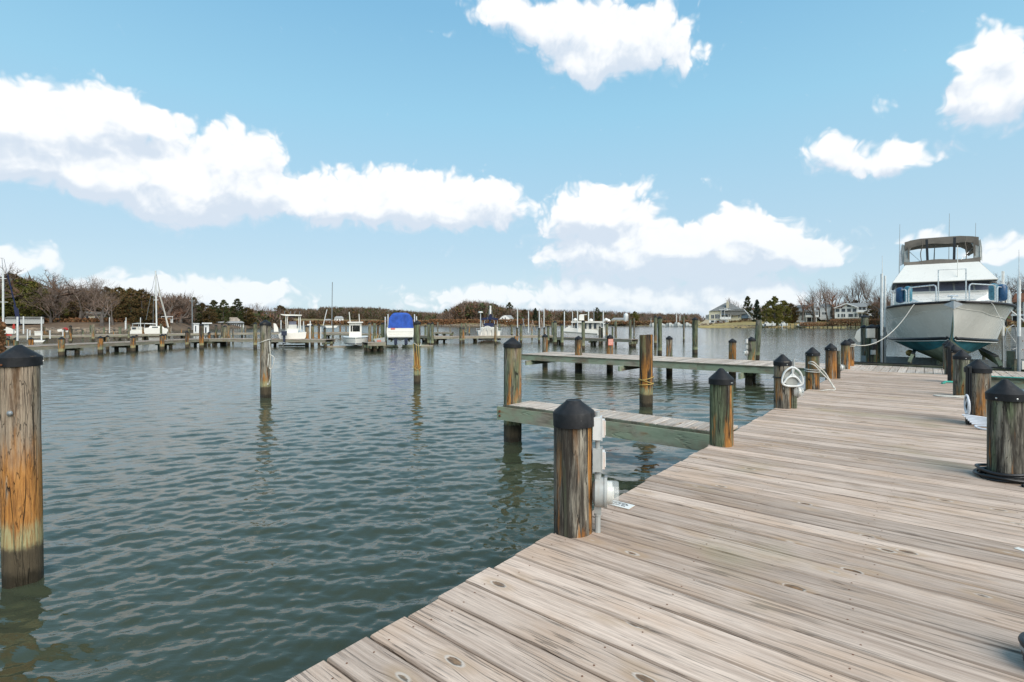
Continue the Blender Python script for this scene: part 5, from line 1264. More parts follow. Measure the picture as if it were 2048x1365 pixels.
o = c.pole('radar_post', 'steel', (960.8, 670), (961.2, 627), .05, 6, -.1); MB().lathe([(.10, -.10), (.26, -.06), (.26, .06), (.10, .10)], 12, (c.x(961), -.1, c.z(625))).build('radar_dome', M['white'], o, True)
c.pole('stay', 'galv', (973.5, 645), (980, 613), .018, 4, .3); c.pole('stay', 'galv', (990, 645), (981, 613), .018, 4, 2.6)
for k in range(6): c.pole('rail_post', 'steel', (953 + k * 10, 664), (953 + k * 10, 657), .02, 4, -.05 if k % 2 else .1)
b = MB(); b.tube([(c.x(952), -.05, c.z(658)), (c.x(1006), -.05, c.z(657))], .02, 4); b.tube([(c.x(952), -.05, c.z(661)), (c.x(1006), -.05, c.z(660.5))], .015, 4); b.build('stern_rail', M['steel'], c.t)
b = MB(); b.tube([(c.x(975 + 8 * math.cos(a)), -.15, c.z(659 - 6 * math.sin(a))) for a in [math.pi * j / 8 for j in range(9)]], .05, 5); b.build('wheel_arch', M['white'], c.t, True)
# ================================================================ right group: two white work boats and a grey skiff on a lift
d = 56
c = Bx('fishing_boat', 1178, d, 'white hardtop fishing boat moored beyond the tall green pilings', 'boat')
c.poly('hull', 'white', [(1126, 660), (1134, 655), (1150, 657), (1206, 662), (1206, 671), (1136, 671), (1129, 668)], 0, 2.8)
c.box('cabin', 'cream', 1160, 1200, 646, 662, .4, 2.4)
c.box('hardtop', 'white', 1142, 1206, 643, 646, .1, 2.7)
for a in (1145, 1153, 1171, 1181, 1191, 1204): c.box('window', 'glass', a - 3 if a > 1150 else a, a + 2, 647, 658, .34, .40)
for a in (1144, 1158, 1202): c.pole('hardtop_leg', 'white', (a, 645), (a, 663), .05, 5, .3)
c.pole('radar_arch', 'white', (1162, 643), (1164, 629), .06, 6, 1); c.box('radar_unit', 'white', 1158, 1168, 630, 641, .7, 1.3); c.box('spreader', 'white', 1160, 1174, 629, 630, .9, 1.1)
for a, y0 in ((1150, 640), (1182, 641), (1213, 640)): MB().lathe([(.05, -.18), (.24, -.05), (.20, .10), (.03, .20)], 10, (c.x(a), 1, c.z(y0))).build('dome', M['white'], c.t, True)
c.pole('mast', 'galv', (1188, 643), (1188, 617), .04, 5, 1); c.box('engine_cover', 'white', 1136, 1152, 652, 659, .5, 1.8); c.box('stern_rail', 'white', 1196, 1206, 655, 662, -.03, .04)
c = Bx('grey_skiff', 1165, 51.5, 'long grey skiff lifted above the water on the pale finger dock', 'boat')
c.poly('hull', 'greybox', [(1115, 661.5), (1130, 663.5), (1195, 668), (1194, 672), (1150, 674.5), (1138, 673), (1128, 666)], 0, 1.4)
c.poly('rub_rail', 'beam_dark', [(1128, 664), (1195, 668), (1195, 669), (1128, 665)], -.03, -.002)
for a in (1117, 1123): c.pole('cradle_post', 'galv', (a, 663), (a, 672), .04, 5)
c = Bx('trawler', 1215, 60, 'white cabin boat at the right end of the far slips', 'boat')
c.poly('hull', 'white', [(1196, 664), (1217, 662), (1217, 672), (1198, 672)], 0, 3); c.box('cabin', 'cream', 1180, 1212, 648, 664, .5, 2.6); c.box('window', 'glass', 1196, 1200, 650, 658, .42, .48); c.box('roof', 'white', 1178, 1216, 646, 648.2, .2, 2.9)
MB().lathe([(.5, 0), (.35, .25), (.02, .32)], 10, (c.x(1213), 1, c.z(643))).build('dome', M['white'], c.t, True)
c = Bx('dock_cart', 1112, 60, 'clutter of davits and ladders on the far thin dock', 'davit')
for a, b_ in (((1044, 666), (1048, 637)), ((1052, 666), (1045, 637)), ((1060, 662), (1066, 640)), ((1072, 662), (1064, 640)), ((1081, 662), (1083, 636)), ((1086, 655), (1082, 636))): c.pole('davit_arm', 'galv' if a[0] < 1055 else 'rusty_arm', a, b_, .04, 5)
# ================================================================ left marina boats
c = Bx('red_kayak', 20, 62, 'red kayak on the shore side of the rear dock at far left', 'kayak', z=0)
c.poly('hull', 'red', [(6, 670), (14, 667.8), (24, 670), (24, 673), (8, 672)], 0, .8)
c = Bx('covered_skiff', 14, 78, 'white covered skiff at the far left edge behind the docks', 'boat')
c.poly('cover', 'white', [(5, 662), (12, 654), (22, 657), (33, 664), (30, 668), (8, 668)], 0, 2.4)
c = Bx('person_jacket', 27, 76, 'red fuel pump post standing on the far left dock', 'pump'); c.box('body', 'red', 25, 30, 651, 658, 0, .4); c.box('head', 'red', 26, 29.4, 648, 650.7, .05, .35); c.box('foot', 'galv', 26.5, 29, 658, 668, .1, .3)
c = Bx('dock_box', 78, 66, 'big white storage locker on the rear dock', 'locker'); c.box('body', 'white', 69, 89, 664.6, 673, 0, .9); c.box('lid', 'white', 68.5, 89.5, 663, 664.4, -.05, .95)
c = Bx('low_skiff', 76, 50, 'low white skiff lying behind the long left dock', 'boat'); c.poly('hull', 'white', [(64, 681), (90, 681.5), (86, 685), (66, 685)], 0, 1.3)
c = Bx('low_skiff', 120, 84, 'white skiff moored beyond the rear dock', 'boat'); c.poly('hull', 'white', [(114, 660), (124, 658.5), (125, 663.5), (116, 664)], 0, 2)
c = Bx('channel_buoy', 131, 84, 'red and white marker buoy on a post beyond the rear dock', 'buoy'); MB().lathe([(.05, -.3), (.36, -.15), (.36, .15), (.05, .3)], 10, (0, 0, c.z(659))).build('float', M['red'], c.t, True); c.box('foot', 'white', 130, 136, 661, 664, -.2, .4)
c = Bx('sailboat', 300, 80, 'white sailboat with tall bare mast at the left marina', 'sailboat')
c.poly('hull', 'white', [(286, 657.5), (296, 656), (333, 657.5), (337, 660), (333, 668), (290, 669)], 0, 2.8)
c.poly('cabin', 'white', [(300, 652), (325, 653), (330, 658), (296, 658)], .5, 2.2); c.box('window', 'glass', 304, 316, 654, 656, .42, .47)
c.poly('canopy', 'greybox', [(264, 647.5), (275, 646), (290, 647), (290, 648.2), (264, 648.8)], .3, 2.4)
for a in (265, 277, 289): c.pole('canopy_leg', 'steel', (a, 648), (a, 660), .04, 5, .6)
c.pole('mast', 'pvc', (313.5, 657), (311.3, 540), .10, 8, 1.2); c.pole('boom', 'pvc', (313, 648.5), (290, 647.5), .07, 6, 1.2)
c.pole('spreader', 'pvc', (307, 600), (317, 599.5), .05, 5, 1.2); 
for a, b_ in (((292, 640), (311, 545)), ((335, 657), (312, 542)), ((306, 657), (307, 600)), ((307, 600), (311.5, 560))): c.pole('stay', 'galv', a, b_, .022, 4, 1.2)
c.poly('furled_sail', 'cream', [(336, 656), (339, 656), (322, 590), (314, 548), (319, 590)], 1.25, 1.5)
c = Bx('cabin_boat', 268, 79, 'white cabin boat left of the tall masted sailboat', 'boat')
c.poly('hull', 'white', [(256, 662), (290, 662), (287, 668), (258, 668)], 0, 2.4); c.box('cabin', 'cream', 262, 284, 654, 662, .4, 2); c.box('window', 'glass', 264, 272, 655.5, 659, .32, .38)
c = Bx('mast', 384, 95, 'thin grey pole with crossbar beyond the docks', 'pole'); c.pole('pole', 'galv', (384.7, 660), (384, 597), .09, 6); c.box('crossbar', 'galv', 378, 390, 602, 602.7, -.05, .05)
c = Bx('mast', 5, 60, 'tall white mast with spreaders at the far left edge', 'mast')
c.pole('pole', 'pvc', (6.5, 690), (6, 541.5), .095, 8)
for yy, w_ in ((557, 8), (604, 11), (645, 7)): c.box('spreader', 'pvc', 5 - w_, 5 + w_, yy, yy + .9, -.03, .03)
c.pole('vane', 'galv', (5.5, 541), (4, 517), .02, 4); c.box('vane_cross', 'galv', 0, 8, 516.5, 517.3, -.02, .02)
c = Bx('fallen_mast', 34, 82, 'dark leaning spar with furled navy sail at the far left', 'mast')
c.pole('spar', 'navy', (40, 650), (15, 550), .10, 6); c.poly('furled_sail', 'navy', [(26, 610), (37, 618), (40, 640), (36, 650), (32, 640)], -.2, .2); c.pole('stay', 'galv', (15, 550), (8, 520), .03, 4)
c = Bx('dock_house', 393, 88, 'white pump shed with window on the rear dock', 'shed'); c.box('wall', 'housewhite', 387, 398, 648, 668, 0, 2); c.window(390, 392.4, 652, 664, -.01); c.box('roof', 'trim', 386, 399, 647, 648, -.2, 2.2)
c = Bx('dock_house', 411, 84, 'pale shed with porch roof at the right of the pump shed', 'shed'); c.box('wall', 'housewhite', 407, 418, 648, 668, 0, 2); c.box('roof', 'trim', 404, 424, 646, 648, -.4, 2.4); c.box('door', 'glass', 410, 413, 655, 668, -.03, -.002)
c = Bx('sailboat', 664, 120, 'distant sailboat with thin dark mast in the centre left', 'sailboat'); c.poly('hull', 'white', [(650, 652), (676, 652), (672, 656), (653, 656)], 0, 2.5); c.pole('mast', 'galv', (663.5, 653), (664.8, 564), .10, 6, 1); c.pole('boom', 'pvc', (646, 652), (654, 619), .09, 5, 1)
c = Bx('moored_boat', 675, 150, 'small white boat with red stripe left of the pilot boat', 'boat'); c.poly('hull', 'white', [(614, 649), (621, 647.5), (623, 650), (615, 651.5)], 0, 2); 
# ================================================================ land
def land(name, cols, label, mt='ground'):
    """cols: (px, shore depth, [(metres behind the shore, height)...])"""
    b = MB(); rows = []
    for (px, d0, prof) in cols:
        rows.append([((px - 1024) / F * (d0 + r), d0 + r, h) for (r, h) in prof])
    b.loft(rows, False); o = b.build(name, M[mt], None, True); return tag(o, label, None, None, 'structure')
pf = lambda *a: list(a)
land('left_shore', [(px, d0, [(-2, -.5), (0, .3), (3, .9), (9, h1), (30, h1 + .6), (120, h1 + 2), (500, h1 + 6)]) for px, d0, h1 in
     [(-900,90,1.5),(-300,100,1.7),(0,108,2.0),(120,112,2.2),(250,118,2.2),(330,130,2.0),(410,165,1.6),(520,215,1.4),(560,300,1.3),(575,380,1.0)]], 'brown wooded bank rising behind the left marina', 'woodfloor')
land('far_shore', [(px, d0, [(-2, -.5), (0, .4), (5, 1.2), (14, h1), (80, h1 + 2), (400, h2), (1500, h2 + 6)]) for px, d0, h1, h2 in
     [(520,385,1.6,14),(640,390,1.6,16),(760,370,1.6,12),(840,320,1.5,9),(880,300,1.6,10),(940,292,1.8,10),(1000,300,1.8,8),(1060,330,1.6,6),(1180,335,1.5,5),(1260,325,1.5,4),(1300,300,1.4,4),(1360,270,1.3,4),(1400,246,1.4,4)]], 'far wooded shore across the river')
land('right_shore', [(px, d0, [(-2, -.4), (0, .45), (1.5, .8), (10, h1), (24, h2), (60, h2 + .8), (500, h2 + 4)]) for px, d0, h1, h2 in
     [(1396,216,.8,1.0),(1420,212,1.0,1.6),(1470,208,1.5,2.6),(1520,206,1.6,3.0),(1600,200,1.6,2.6),(1700,190,1.6,2.4),(1800,175,1.6,2.4),(1950,150,1.6,2.4),(2100,130,1.6,2.4),(2600,110,1.6,2.4)]], 'dry grass bank along the right shore', 'lawn')
# shore stones (rip-rap)
def riprap(name, pts, n, sz, label):
    b = MB(); rg = random.Random(len(pts) * n)
    for _ in range(n):
        t = rg.random() * (len(pts) - 1); i = int(t); f = t - i; (p0, d0), (p1, d1) = pts[i], pts[i+1]
        px = p0 + (p1 - p0) * f; d = d0 + (d1 - d0) * f + rg.uniform(-.8, 2.2); z = max(.05, .15 + (d - d0 - (d1 - d0) * f) * .30)
        s_ = sz * rg.uniform(.5, 1.3); c_ = Vector(((px - 1024) / F * d, d, z)); a = rg.random() * 3
        v = [c_ + Vector((s_ * math.cos(a + k * 1.571) * rg.uniform(.7, 1.1), s_ * math.sin(a + k * 1.571) * rg.uniform(.6, 1), zz * s_ * rg.uniform(.35, .6))) for zz in (-1, 1) for k in range(4)]
        b.add(v, [(0,3,2,1),(4,5,6,7),(0,1,5,4),(1,2,6,5),(2,3,7,6),(3,0,4,7)])
    tag(b.build(name, M['stone']), label, None, None, 'stuff')
riprap('shore_stones', [(-60,106),(60,110),(180,114),(260,119),(340,133)], 1500, .42, 'band of tan boulders along the left bank')
riprap('shore_stones', [(1398,216),(1470,208),(1520,206),(1600,200),(1700,190),(1800,175),(1950,150),(2100,130)], 1500, .45, 'low stone edge along the right bank')
riprap('shore_stones', [(860,301),(940,292),(1000,300),(1060,330),(1180,335),(1260,325),(1390,250)], 900, .6, 'thin stone edge of the far shore')
# ================================================================ trees
def branchy(seed, H=14.0, spread=.55, levels=5, trunk=.34, lean=0.0, first=.32, droop=0.0):
    """bare deciduous tree: returns trunk/limb mesh builder and fine twig mesh builder (unit: metres)"""
    rg = random.Random(seed); tb = MB(); cb = MB()
    def seg(p, d, L, r, lv):
        n = 3 if lv < 2 else 2; pts = [p]; q = p.copy(); dd = d.copy()
        for i in range(n):
            dd = (dd + Vector((rg.uniform(-1, 1), rg.uniform(-1, 1), rg.uniform(-.35, .55))) * (.10 + .05 * lv)).normalized(); q = q + dd * L / n; pts.append(q.copy())
        r1 = r * (.64 if lv else .58)
        if lv >= 2: r = r * 1.7
        if lv < 2: tb.tube(pts, [r + (r1 - r) * i / n for i in range(n + 1)], 6 if lv == 0 else 4, False)
        elif lv < 4: cb.tube(pts, [r + (r1 - r) * i / n for i in range(n + 1)], 3, False)
        else:
            a = pts[0]; e_ = pts[-1]; s_ = (e_ - a).cross(Vector((rg.uniform(-1,1), rg.uniform(-1,1), .3)));
            if s_.length > 1e-5: s_.normalize(); o3 = s_.cross((e_ - a).normalized()) * r; cb.add([a + s_ * r, a - s_ * r * .5 + o3, a - s_ * r * .5 - o3, e_], [(0, 1, 3), (1, 2, 3), (2, 0, 3)])
        if lv >= levels: return
        nb = rg.randint(3, 4) if lv < levels - 1 else rg.randint(3, 5)
        for k in range(nb):
            t = rg.uniform(.45, 1.0) if k else 1.0; i = min(n - 1, int(t * n)); base = pts[i].lerp(pts[i+1], t * n - i)
            az_ = rg.uniform(0, 6.283); tilt = rg.uniform(.25, .85) * (spread / .55) * (1 if k else .5)
            dirn = dd.copy(); s1 = dirn.orthogonal().normalized(); s2 = dirn.cross(s1)
            nd = (dirn * math.cos(tilt) + (s1 * math.cos(az_) + s2 * math.sin(az_)) * math.sin(tilt)); nd.z += .12 - droop; nd.normalize()
            seg(base, nd, L * rg.uniform(.58, .82), r1 * rg.uniform(.55, .85), lv + 1)
    seg(Vector((0, 0, -.3)), Vector((lean, 0, 1)).normalized(), H * first, trunk, 0)
    zt = max(v[2] for v in cb.v); k = H / zt
    for m_ in (tb, cb): m_.v = [(x * k, y * k, z * k) for x, y, z in m_.v]
    return tb, cb
def leafy(seed, H, R, shape, n, leaf, base=.12, lumps=14, jag=.25):
    """evergreen crown of many small faces gathered in clumps, with a trunk"""
    rg = random.Random(seed); tb = MB(); cb = MB()
    tb.tube([(0, 0, -.3), (rg.uniform(-.1, .1), 0, H * .5), (rg.uniform(-.2, .2), 0, H * .9)], [R * .07 + .08, R * .05 + .04, .04], 6)
    def rad(t):                                                    # t 0..1 bottom to top
        if shape == 'cone': return R * (1 - t) ** .85 * (.9 + .1 * math.sin(t * 23)) + .1
        if shape == 'round': return R * math.sqrt(max(0, 1 - (2 * t - .95) ** 2 * .98)) * .95 + .05
        if shape == 'pine': return R * (max(0, math.sin(math.pi * min(1, (t * .80 + .20)))) ** .6) * (.72 + .28 * abs(math.sin(t * 9 + seed)))
        return R * (.55 + .45 * math.sin(math.pi * (t * .8 + .15))) * (1 - t ** 5)
    cl = []
    for i in range(lumps * 6):
        t = rg.random() ** (1.15 if shape != 'cone' else 1.3); a = rg.uniform(0, 6.283); rr_ = rad(t) * rg.uniform(.45, 1.0 + jag * .5)
        cl.append((Vector((rr_ * math.cos(a), rr_ * math.sin(a), H * (base + (1 - base) * t))), R * rg.uniform(.14, .30) * (1.1 - .5 * t)))
    for i in range(n):
        c_, s_ = cl[rg.randrange(len(cl))]
        p_ = c_ + Vector((rg.gauss(0, s_ * .55), rg.gauss(0, s_ * .55), rg.gauss(0, s_ * .34)))
        if p_.z < .3: p_.z = .3
        L = leaf * rg.uniform(.6, 1.5); u = Vector((rg.gauss(0, 1), rg.gauss(0, 1), rg.gauss(0, .6))).normalized(); v = u.orthogonal().normalized().lerp(Vector((rg.gauss(0, 1), rg.gauss(0, 1), rg.gauss(0, 1))), .5); v.normalize()
        cb.add([p_ - u * L, p_ + v * L * .5, p_ + u * L, p_ - v * L * .5], [(0, 1, 2, 3)])
    return tb, cb
PROTO = {}
def proto(key, fn, bark, leaf, labelkind):
    tb, cb = fn; PROTO[key] = (tb.mesh(key + '_trunk', M[bark], True), cb.mesh(key + '_crown', M[leaf]), labelkind)
for k in range(4): proto(f'bare{k}', branchy(100 + k, 14, (.62, .5, .7, .45)[k], 6, .50), 'bark', 'twig', 'bare tree')
for k in range(2): proto(f'tall{k}', branchy(140 + k, 18, .42, 6, .52, first=.42), 'bark', 'twig', 'tall bare tree')
for k in range(2): proto(f'fan{k}', branchy(160 + k, 14, .85, 6, 1.15, first=.36, droop=.02), 'bark', 'twig', 'wide fan shaped bare tree')
for k in range(2): proto(f'rust{k}', branchy(180 + k, 13, .6, 6, .48), 'bark', 'twig_red', 'russet leaved oak')
proto('snag', branchy(199, 10, .6, 3, .55, first=.55), 'bark', 'twig_red', 'broken dark stump with stub limbs')
for k in range(3): proto(f'pine{k}', leafy(200 + k, 15, 3.4, 'pine', 8000, .26, .16, 20), 'bark', 'pine', 'pine')
for k in range(3): proto(f'cedar{k}', leafy(220 + k, 12, 3.9, 'round', 8500, .24, .05, 18), 'bark', 'cedar', 'russet green cedar')
for k in range(2): proto(f'olive{k}', leafy(240 + k, 12, 4.4, 'round', 9000, .26, .05, 18), 'bark', 'olive', 'olive green cedar')
proto('spruce', leafy(260, 12, 3.2, 'cone', 8000, .24, .04, 16), 'bark', 'spruce', 'dark conical spruce')
proto('bush', leafy(270, 2.2, 1.6, 'round', 1200, .13, .02, 8), 'bark', 'shrub', 'dry russet shrub')
TN = 0
def tree(key, px, ytop, ybase, d, wfac=1.0, label=None, group=None, rz=None):
    global TN; TN += 1; rg = random.Random(TN * 31)
    tm, cm, kind = PROTO[key]
    H0 = max(v.co.z for v in cm.vertices) if key not in tree.h else tree.h[key]; tree.h[key] = H0
    zb = CAMZ + (HZ - ybase) / F * d; H = (ybase - ytop) / F * d; s_ = H / H0
    t = empty(kind.replace(' ', '_') if 'stump' not in kind else 'dead_tree', ((px - 1024) / F * d, d, zb), rz if rz is not None else rg.uniform(0, 6.28), label or kind, 'shrub' if key == 'bush' else 'tree', group)
    t.scale = (s_ * wfac, s_ * wfac, s_)
    link('trunk', tm, t); link('crown', cm, t); return t
tree.h = {}
GL = 'trees on the wooded left bank'
LT = [('olive0',-30,548,655,128,1.3,'tall olive cedar cut by the left edge'),('fan0',92,529,652,126,1.55,'great fan shaped bare tree standing above the left wood'),
 ('olive1',42,556,655,124,1.15,'olive cedar just left of the great fan shaped tree'),('olive0',66,560,655,121,.8,'narrow olive cedar in front of the fan tree trunk'),('cedar0',18,545,652,150,1.4,'dark cedar high behind the left edge'),
 ('bare0',118,566,656,122,1.1,'bare tree right of the fan tree trunk'),('bare1',140,543,652,132,1.1,'bare tree with pale twigs right of the fan tree'),('bare2',160,556,656,124,1.2,'leaning bare tree before the hidden house'),('bare3',170,547,650,136,1.0,'upright bare tree rising over the middle of the left wood'),
 ('bare0',190,550,650,134,1.1,'bare tree with thin top left of the russet cedars'),('cedar1',212,572,652,136,1.0,'russet cedar left of centre in the left wood'),('bare2',205,570,656,121,1.1,'low spreading bare tree in front of the cream house'),
 ('cedar2',238,573,652,134,1.0,'russet cedar behind the guide poles'),('cedar0',262,575,654,130,.95,'tall russet cedar left of the sailboat mast'),('cedar1',284,577,654,128,1.05,'broad dark cedar beside the sailboat mast'),
 ('bare1',226,580,656,123,1.2,'small pale bare tree under the russet cedars'),('bare3',100,590,655,120,1.3,'thin understorey tree left of the white trunks'),('olive1',118,605,655,124,.9,'low olive cedar under the fan tree'),('cedar2',150,600,656,130,1.1,'low cedar behind the leaning bare trees'),
 ('fan1',336,574,655,150,1.25,'fan shaped bare tree right of the sailboat mast'),('bare2',362,576,655,152,1.2,'bare tree left of the thin grey pole'),('rust0',352,614,656,146,1.1,'small russet tree behind the white furled sail'),('bare0',320,600,656,150,1.1,'thin bare tree behind the sailboat mast'),
 ('pine0',388,594,655,168,.9,'open pine behind the thin grey pole'),('cedar0',404,605,656,172,1.1,'dark cedar left of the metal roofed building'),('pine1',427,600,655,190,1.0,'pine above the left end of the metal roof'),('pine2',447,599,655,192,.95,'pine over the middle of the metal roof'),
 ('cedar1',418,615,656,186,1.2,'low cedar left of the metal roof'),('pine0',475,597,655,200,1.1,'tallest pine above the right end of the metal roof'),('cedar2',463,612,655,204,1.0,'cedar between the two taller pines'),('cedar0',493,614,656,206,1.3,'broad russet cedar right of the metal roof'),
 ('bare3',515,603,655,230,1.1,'thin bare tree right of the pines'),('cedar1',522,620,655,236,1.0,'low green cedar left of the tall open water piling'),('bare1',546,607,655,240,1.2,'bare tree behind the tall open water piling'),('cedar2',560,610,655,250,1.0,'russet cedar at the right end of the left wood'),('rust1',540,628,655,235,1.2,'low russet tree behind the tall open water piling'),('cedar0',576,622,654,290,1.0,'small dark cedar closing the left wood')]
for (k, px, yt, yb, d, wf, lb) in LT: tree(k, px, yt, yb, d, wf, lb, GL)
GR = 'trees along the right shore'
RT = [('bare3',1466,592,645,262,.7,'thin bare tree behind the large grey roof'),('pine1',1495,592,645,245,.75,'brownish pine right of the large grey roof'),('bare1',1484,602,645,250,.7,'slender bare tree left of the brownish pine'),('spruce',1514,599,645,226,.85,'dark conical spruce right of the large house'),
 ('olive0',1549,591,652,205,.82,'big rounded cedar behind the docked boats'),('olive1',1568,600,651,209,.8,'right half of the rounded cedar clump'),('olive1',1533,606,652,203,.6,'left flank of the rounded cedar clump'),('cedar1',1582,606,650,215,.9,'dark cedar left of the cream house'),('cedar0',1592,612,650,220,.8,'low dark cedar touching the cream house'),
 ('snag',1605,588,640,208,1.0,'dark broken tree with stub limbs above the cream house'),('bare0',1628,567,648,211,1.05,'bare oak above the cream house roof'),('rust0',1640,574,648,226,.8,'russet leaved oak right of the cream house'),('tall0',1656,554,650,213,.75,'tall bare oak between the two white houses'),('rust1',1665,573,650,216,.85,'russet oak left of the glass fronted house'),
 ('bare2',1676,570,650,224,.95,'bare oak above the left gable of the glass fronted house'),('bare3',1696,565,646,226,1.0,'bare oak behind the glass fronted house'),('tall1',1722,538,646,224,.6,'tallest bare trunk behind the glass fronted house'),('tall0',1737,540,646,222,.7,'second tall bare trunk behind the glass fronted house'),
 ('bare0',1750,562,650,186,.9,'bare tree left of the guide poles'),('rust0',1757,585,652,180,.7,'russet tree close left of the guide poles'),('bare1',1778,556,652,178,1.0,'bare tree behind the guide poles'),('fan0',1790,570,652,170,1.0,'bare tree hidden behind the cruiser rail'),('cedar2',1745,608,650,182,1.0,'dark cedar right of the glass fronted house'),('spruce',1712,600,646,228,1.2,'low evergreen behind the glass fronted house'),
 ('fan1',1962,528,650,120,.75,'bare tree just right of the flybridge'),('bare2',2008,538,650,125,1.1,'bare tree behind the right guide poles'),('bare0',2040,530,650,128,1.1,'bare tree above the orange roofed house'),('bare3',2070,545,650,125,1.0,'bare tree cut by the right edge'),('olive0',2046,646,672,60,.9,'clipped green bush at the right edge')]
for (k, px, yt, yb, d, wf, lb) in RT: tree(k, px, yt, yb, d, wf, lb, GR)
GC = 'trees on the far centre shore'
CT = [('pine0',892,618,652,330,1.0,'small pine left of the wooded knoll'),('pine1',936,606,651,345,1.1,'pine at the left of the knoll crest'),('pine2',952,604,651,348,1.2,'pine on the crest of the wooded knoll'),('pine0',968,607,651,350,1.1,'pine at the right of the knoll crest'),('pine1',990,608,651,360,1.0,'pine between the knoll and the white house'),
 ('pine2',1018.5,604,651,345,.9,'lone layered pine above the white house'),('spruce',1071,616,652,340,.9,'dark spruce between the guide poles'),('cedar0',1028,628,652,332,1.0,'cedar right of the gabled white house'),('pine0',1194,615,652,345,1.0,'pine poking above the far right wood'),('cedar1',1050,618,652,350,1.0,'russet cedar behind the white poles right of the gabled house'),
 ('olive0',1269.5,622,650,318,1.0,'rounded dark evergreen beside the white domed tower'),('bare0',902,614,652,335,1.0,'bare tree left of the knoll'),('bare1',1284,630,651,312,1.1,'bare shrubby tree right of the rounded evergreen'),('cedar2',1128,628,652,345,1.2,'broad cedar behind the fat pale piling'),('bare2',1294,618,651,330,1.0,'bare tree over the far storage yard')]
for (k, px, yt, yb, d, wf, lb) in CT: tree(k, px, yt, yb, d, wf, lb, GC)
# woods that read as one mass
def wood(name, spec, label, seed):
    """spec rows: (px0, px1, top row0, top row1, base row, d0, d1, count, leaf material index)"""
    rg = random.Random(seed); b = MB(); mats = [M['twig'], M['pine'], M['cedar'], M['twig_red']]
    for (p0, p1, y0, y1, yb, d0, d1, n, weights) in spec:
        for _ in range(n):
            f = rg.random(); px = p0 + (p1 - p0) * f; d = rg.uniform(d0, d1); yt = y0 + (y1 - y0) * f + rg.uniform(0, (yb - min(y0, y1)) * .35)
            if rg.random() < .22: yt = y0 + (y1 - y0) * f + rg.uniform(-1.2, .6)
            k_ = d / F; zt = CAMZ + (HZ - yt) * k_; H = rg.uniform(7, 12); x = (px - 1024) * k_; b.mi = rg.choices((0, 1, 2, 3), weights)[0]
            R = rg.uniform(2.6, 4.4); nl = 46; lf = R * .17
            for j in range(nl):
                a = rg.uniform(0, 6.28); u = rg.random(); rr_ = R * math.sqrt(rg.random()) * (1 - u ** 3 * .8); zz = zt - H * .85 * (1 - u)
                p_ = Vector((x + rr_ * math.cos(a), d + rr_ * math.sin(a), zz)); L = lf * rg.uniform(.5, 1.5)
                if b.mi in (0, 3): q = Vector((rg.gauss(0, .5), rg.gauss(0, .5), 1)).normalized(); v = Vector((rg.gauss(0, 1), rg.gauss(0, 1), 0)).normalized(); b.add([p_ - v * L * .22, p_ + v * L * .22, p_ + q * L * 3.2], [(0, 1, 2)])
                else:
                    q = Vector((rg.gauss(0, 1), rg.gauss(0, 1), rg.gauss(0, .5))).normalized(); v = q.orthogonal().normalized(); b.add([p_ - q * L, p_ + v * L * .7, p_ + q * L, p_ - v * L * .7], [(0, 1, 2, 3)])
            if rg.random() < .35:
                m0 = b.mi; b.mi = 0; b.add([(x - .12, d, zt - H * 1.1), (x + .12, d, zt - H * 1.1), (x, d, zt - 1)], [(0, 1, 2)]); b.mi = m0
    o = b.build(name, mats); tag(o, label, None, None, 'stuff')
wood('far_wood', [(555,640,618,620,651,520,640,520,(6,3,2,1)),(640,760,616,617,651,500,640,800,(6,4,2,1)),(760,880,619,629,651,440,600,720,(6,3,2,2)),(870,1400,629,630,651,620,800,1100,(8,2,1,2)),(1090,1250,622,626,651,420,560,620,(7,2,1,2)),(1250,1400,628,631,651,420,560,520,(8,1,1,2)),(1180,1420,632,637,652,360,430,260,(8,1,1,2))], 'far brown and green wooded hills across the river', 5)
wood('knoll_wood', [(880,925,632,608,652,312,350,230,(7,2,2,2)),(925,985,606,608,652,315,365,380,(8,3,1,1)),(985,1040,612,624,652,330,370,250,(6,2,2,2)),(1030,1100,622,624,652,345,400,260,(6,2,2,2)),(860,885,628,630,652,330,380,90,(5,3,1,1))], 'brown wooded knoll behind the boat with navy canopy', 6)
wood('left_wood', [(-60,70,560,562,655,138,175,170,(4,2,3,1)),(60,200,580,584,655,134,170,260,(8,1,2,1)),(200,300,586,588,655,138,170,180,(4,1,4,1)),(300,380,598,600,656,155,190,130,(7,0,1,2)),(375,580,616,624,655,215,280,300,(4,2,3,1))], 'mixed brown and green undergrowth of the left wood', 7)
wood('right_wood', [(1600,1800,616,604,648,225,270,260,(7,1,1,3)),(1490,1600,618,612,646,250,290,130,(4,2,2,1)),(1780,2120,600,596,650,160,210,260,(8,1,0,2))], 'bare woodland behind the right shore houses', 8)
def scrub(name, spec, label, seed, mt='shrub'):
    rg = random.Random(seed); b = MB()
    for (p0, p1, d0, d1, z0, z1, n, sz) in spec:
        for _ in range(n):
            f = rg.random(); px = p0 + (p1 - p0) * f; d = d0 + (d1 - d0) * f + rg.uniform(-1.5, 1.5); x = (px - 1024) / F * d; z = rg.uniform(z0, z1); L = sz * rg.uniform(.5, 1.4)
            q = Vector((rg.gauss(0, .8), rg.gauss(0, .8), rg.gauss(.3, .8))).normalized(); v = q.orthogonal().normalized(); p_ = Vector((x, d, z)); b.add([p_ - q * L, p_ + v * L * .5, p_ + q * L, p_ - v * L * .5], [(0, 1, 2, 3)])
    tag(b.build(name, M[mt]), label, None, None, 'stuff')
scrub('bank_scrub', [(-40,340,114,134,.9,3.2,7000,.28),(860,1060,300,310,.8,4.0,4500,.5),(1060,1390,335,255,.8,3.0,4500,.5),(540,860,386,318,.6,3.4,5000,.6)], 'russet scrub along the far banks', 3)
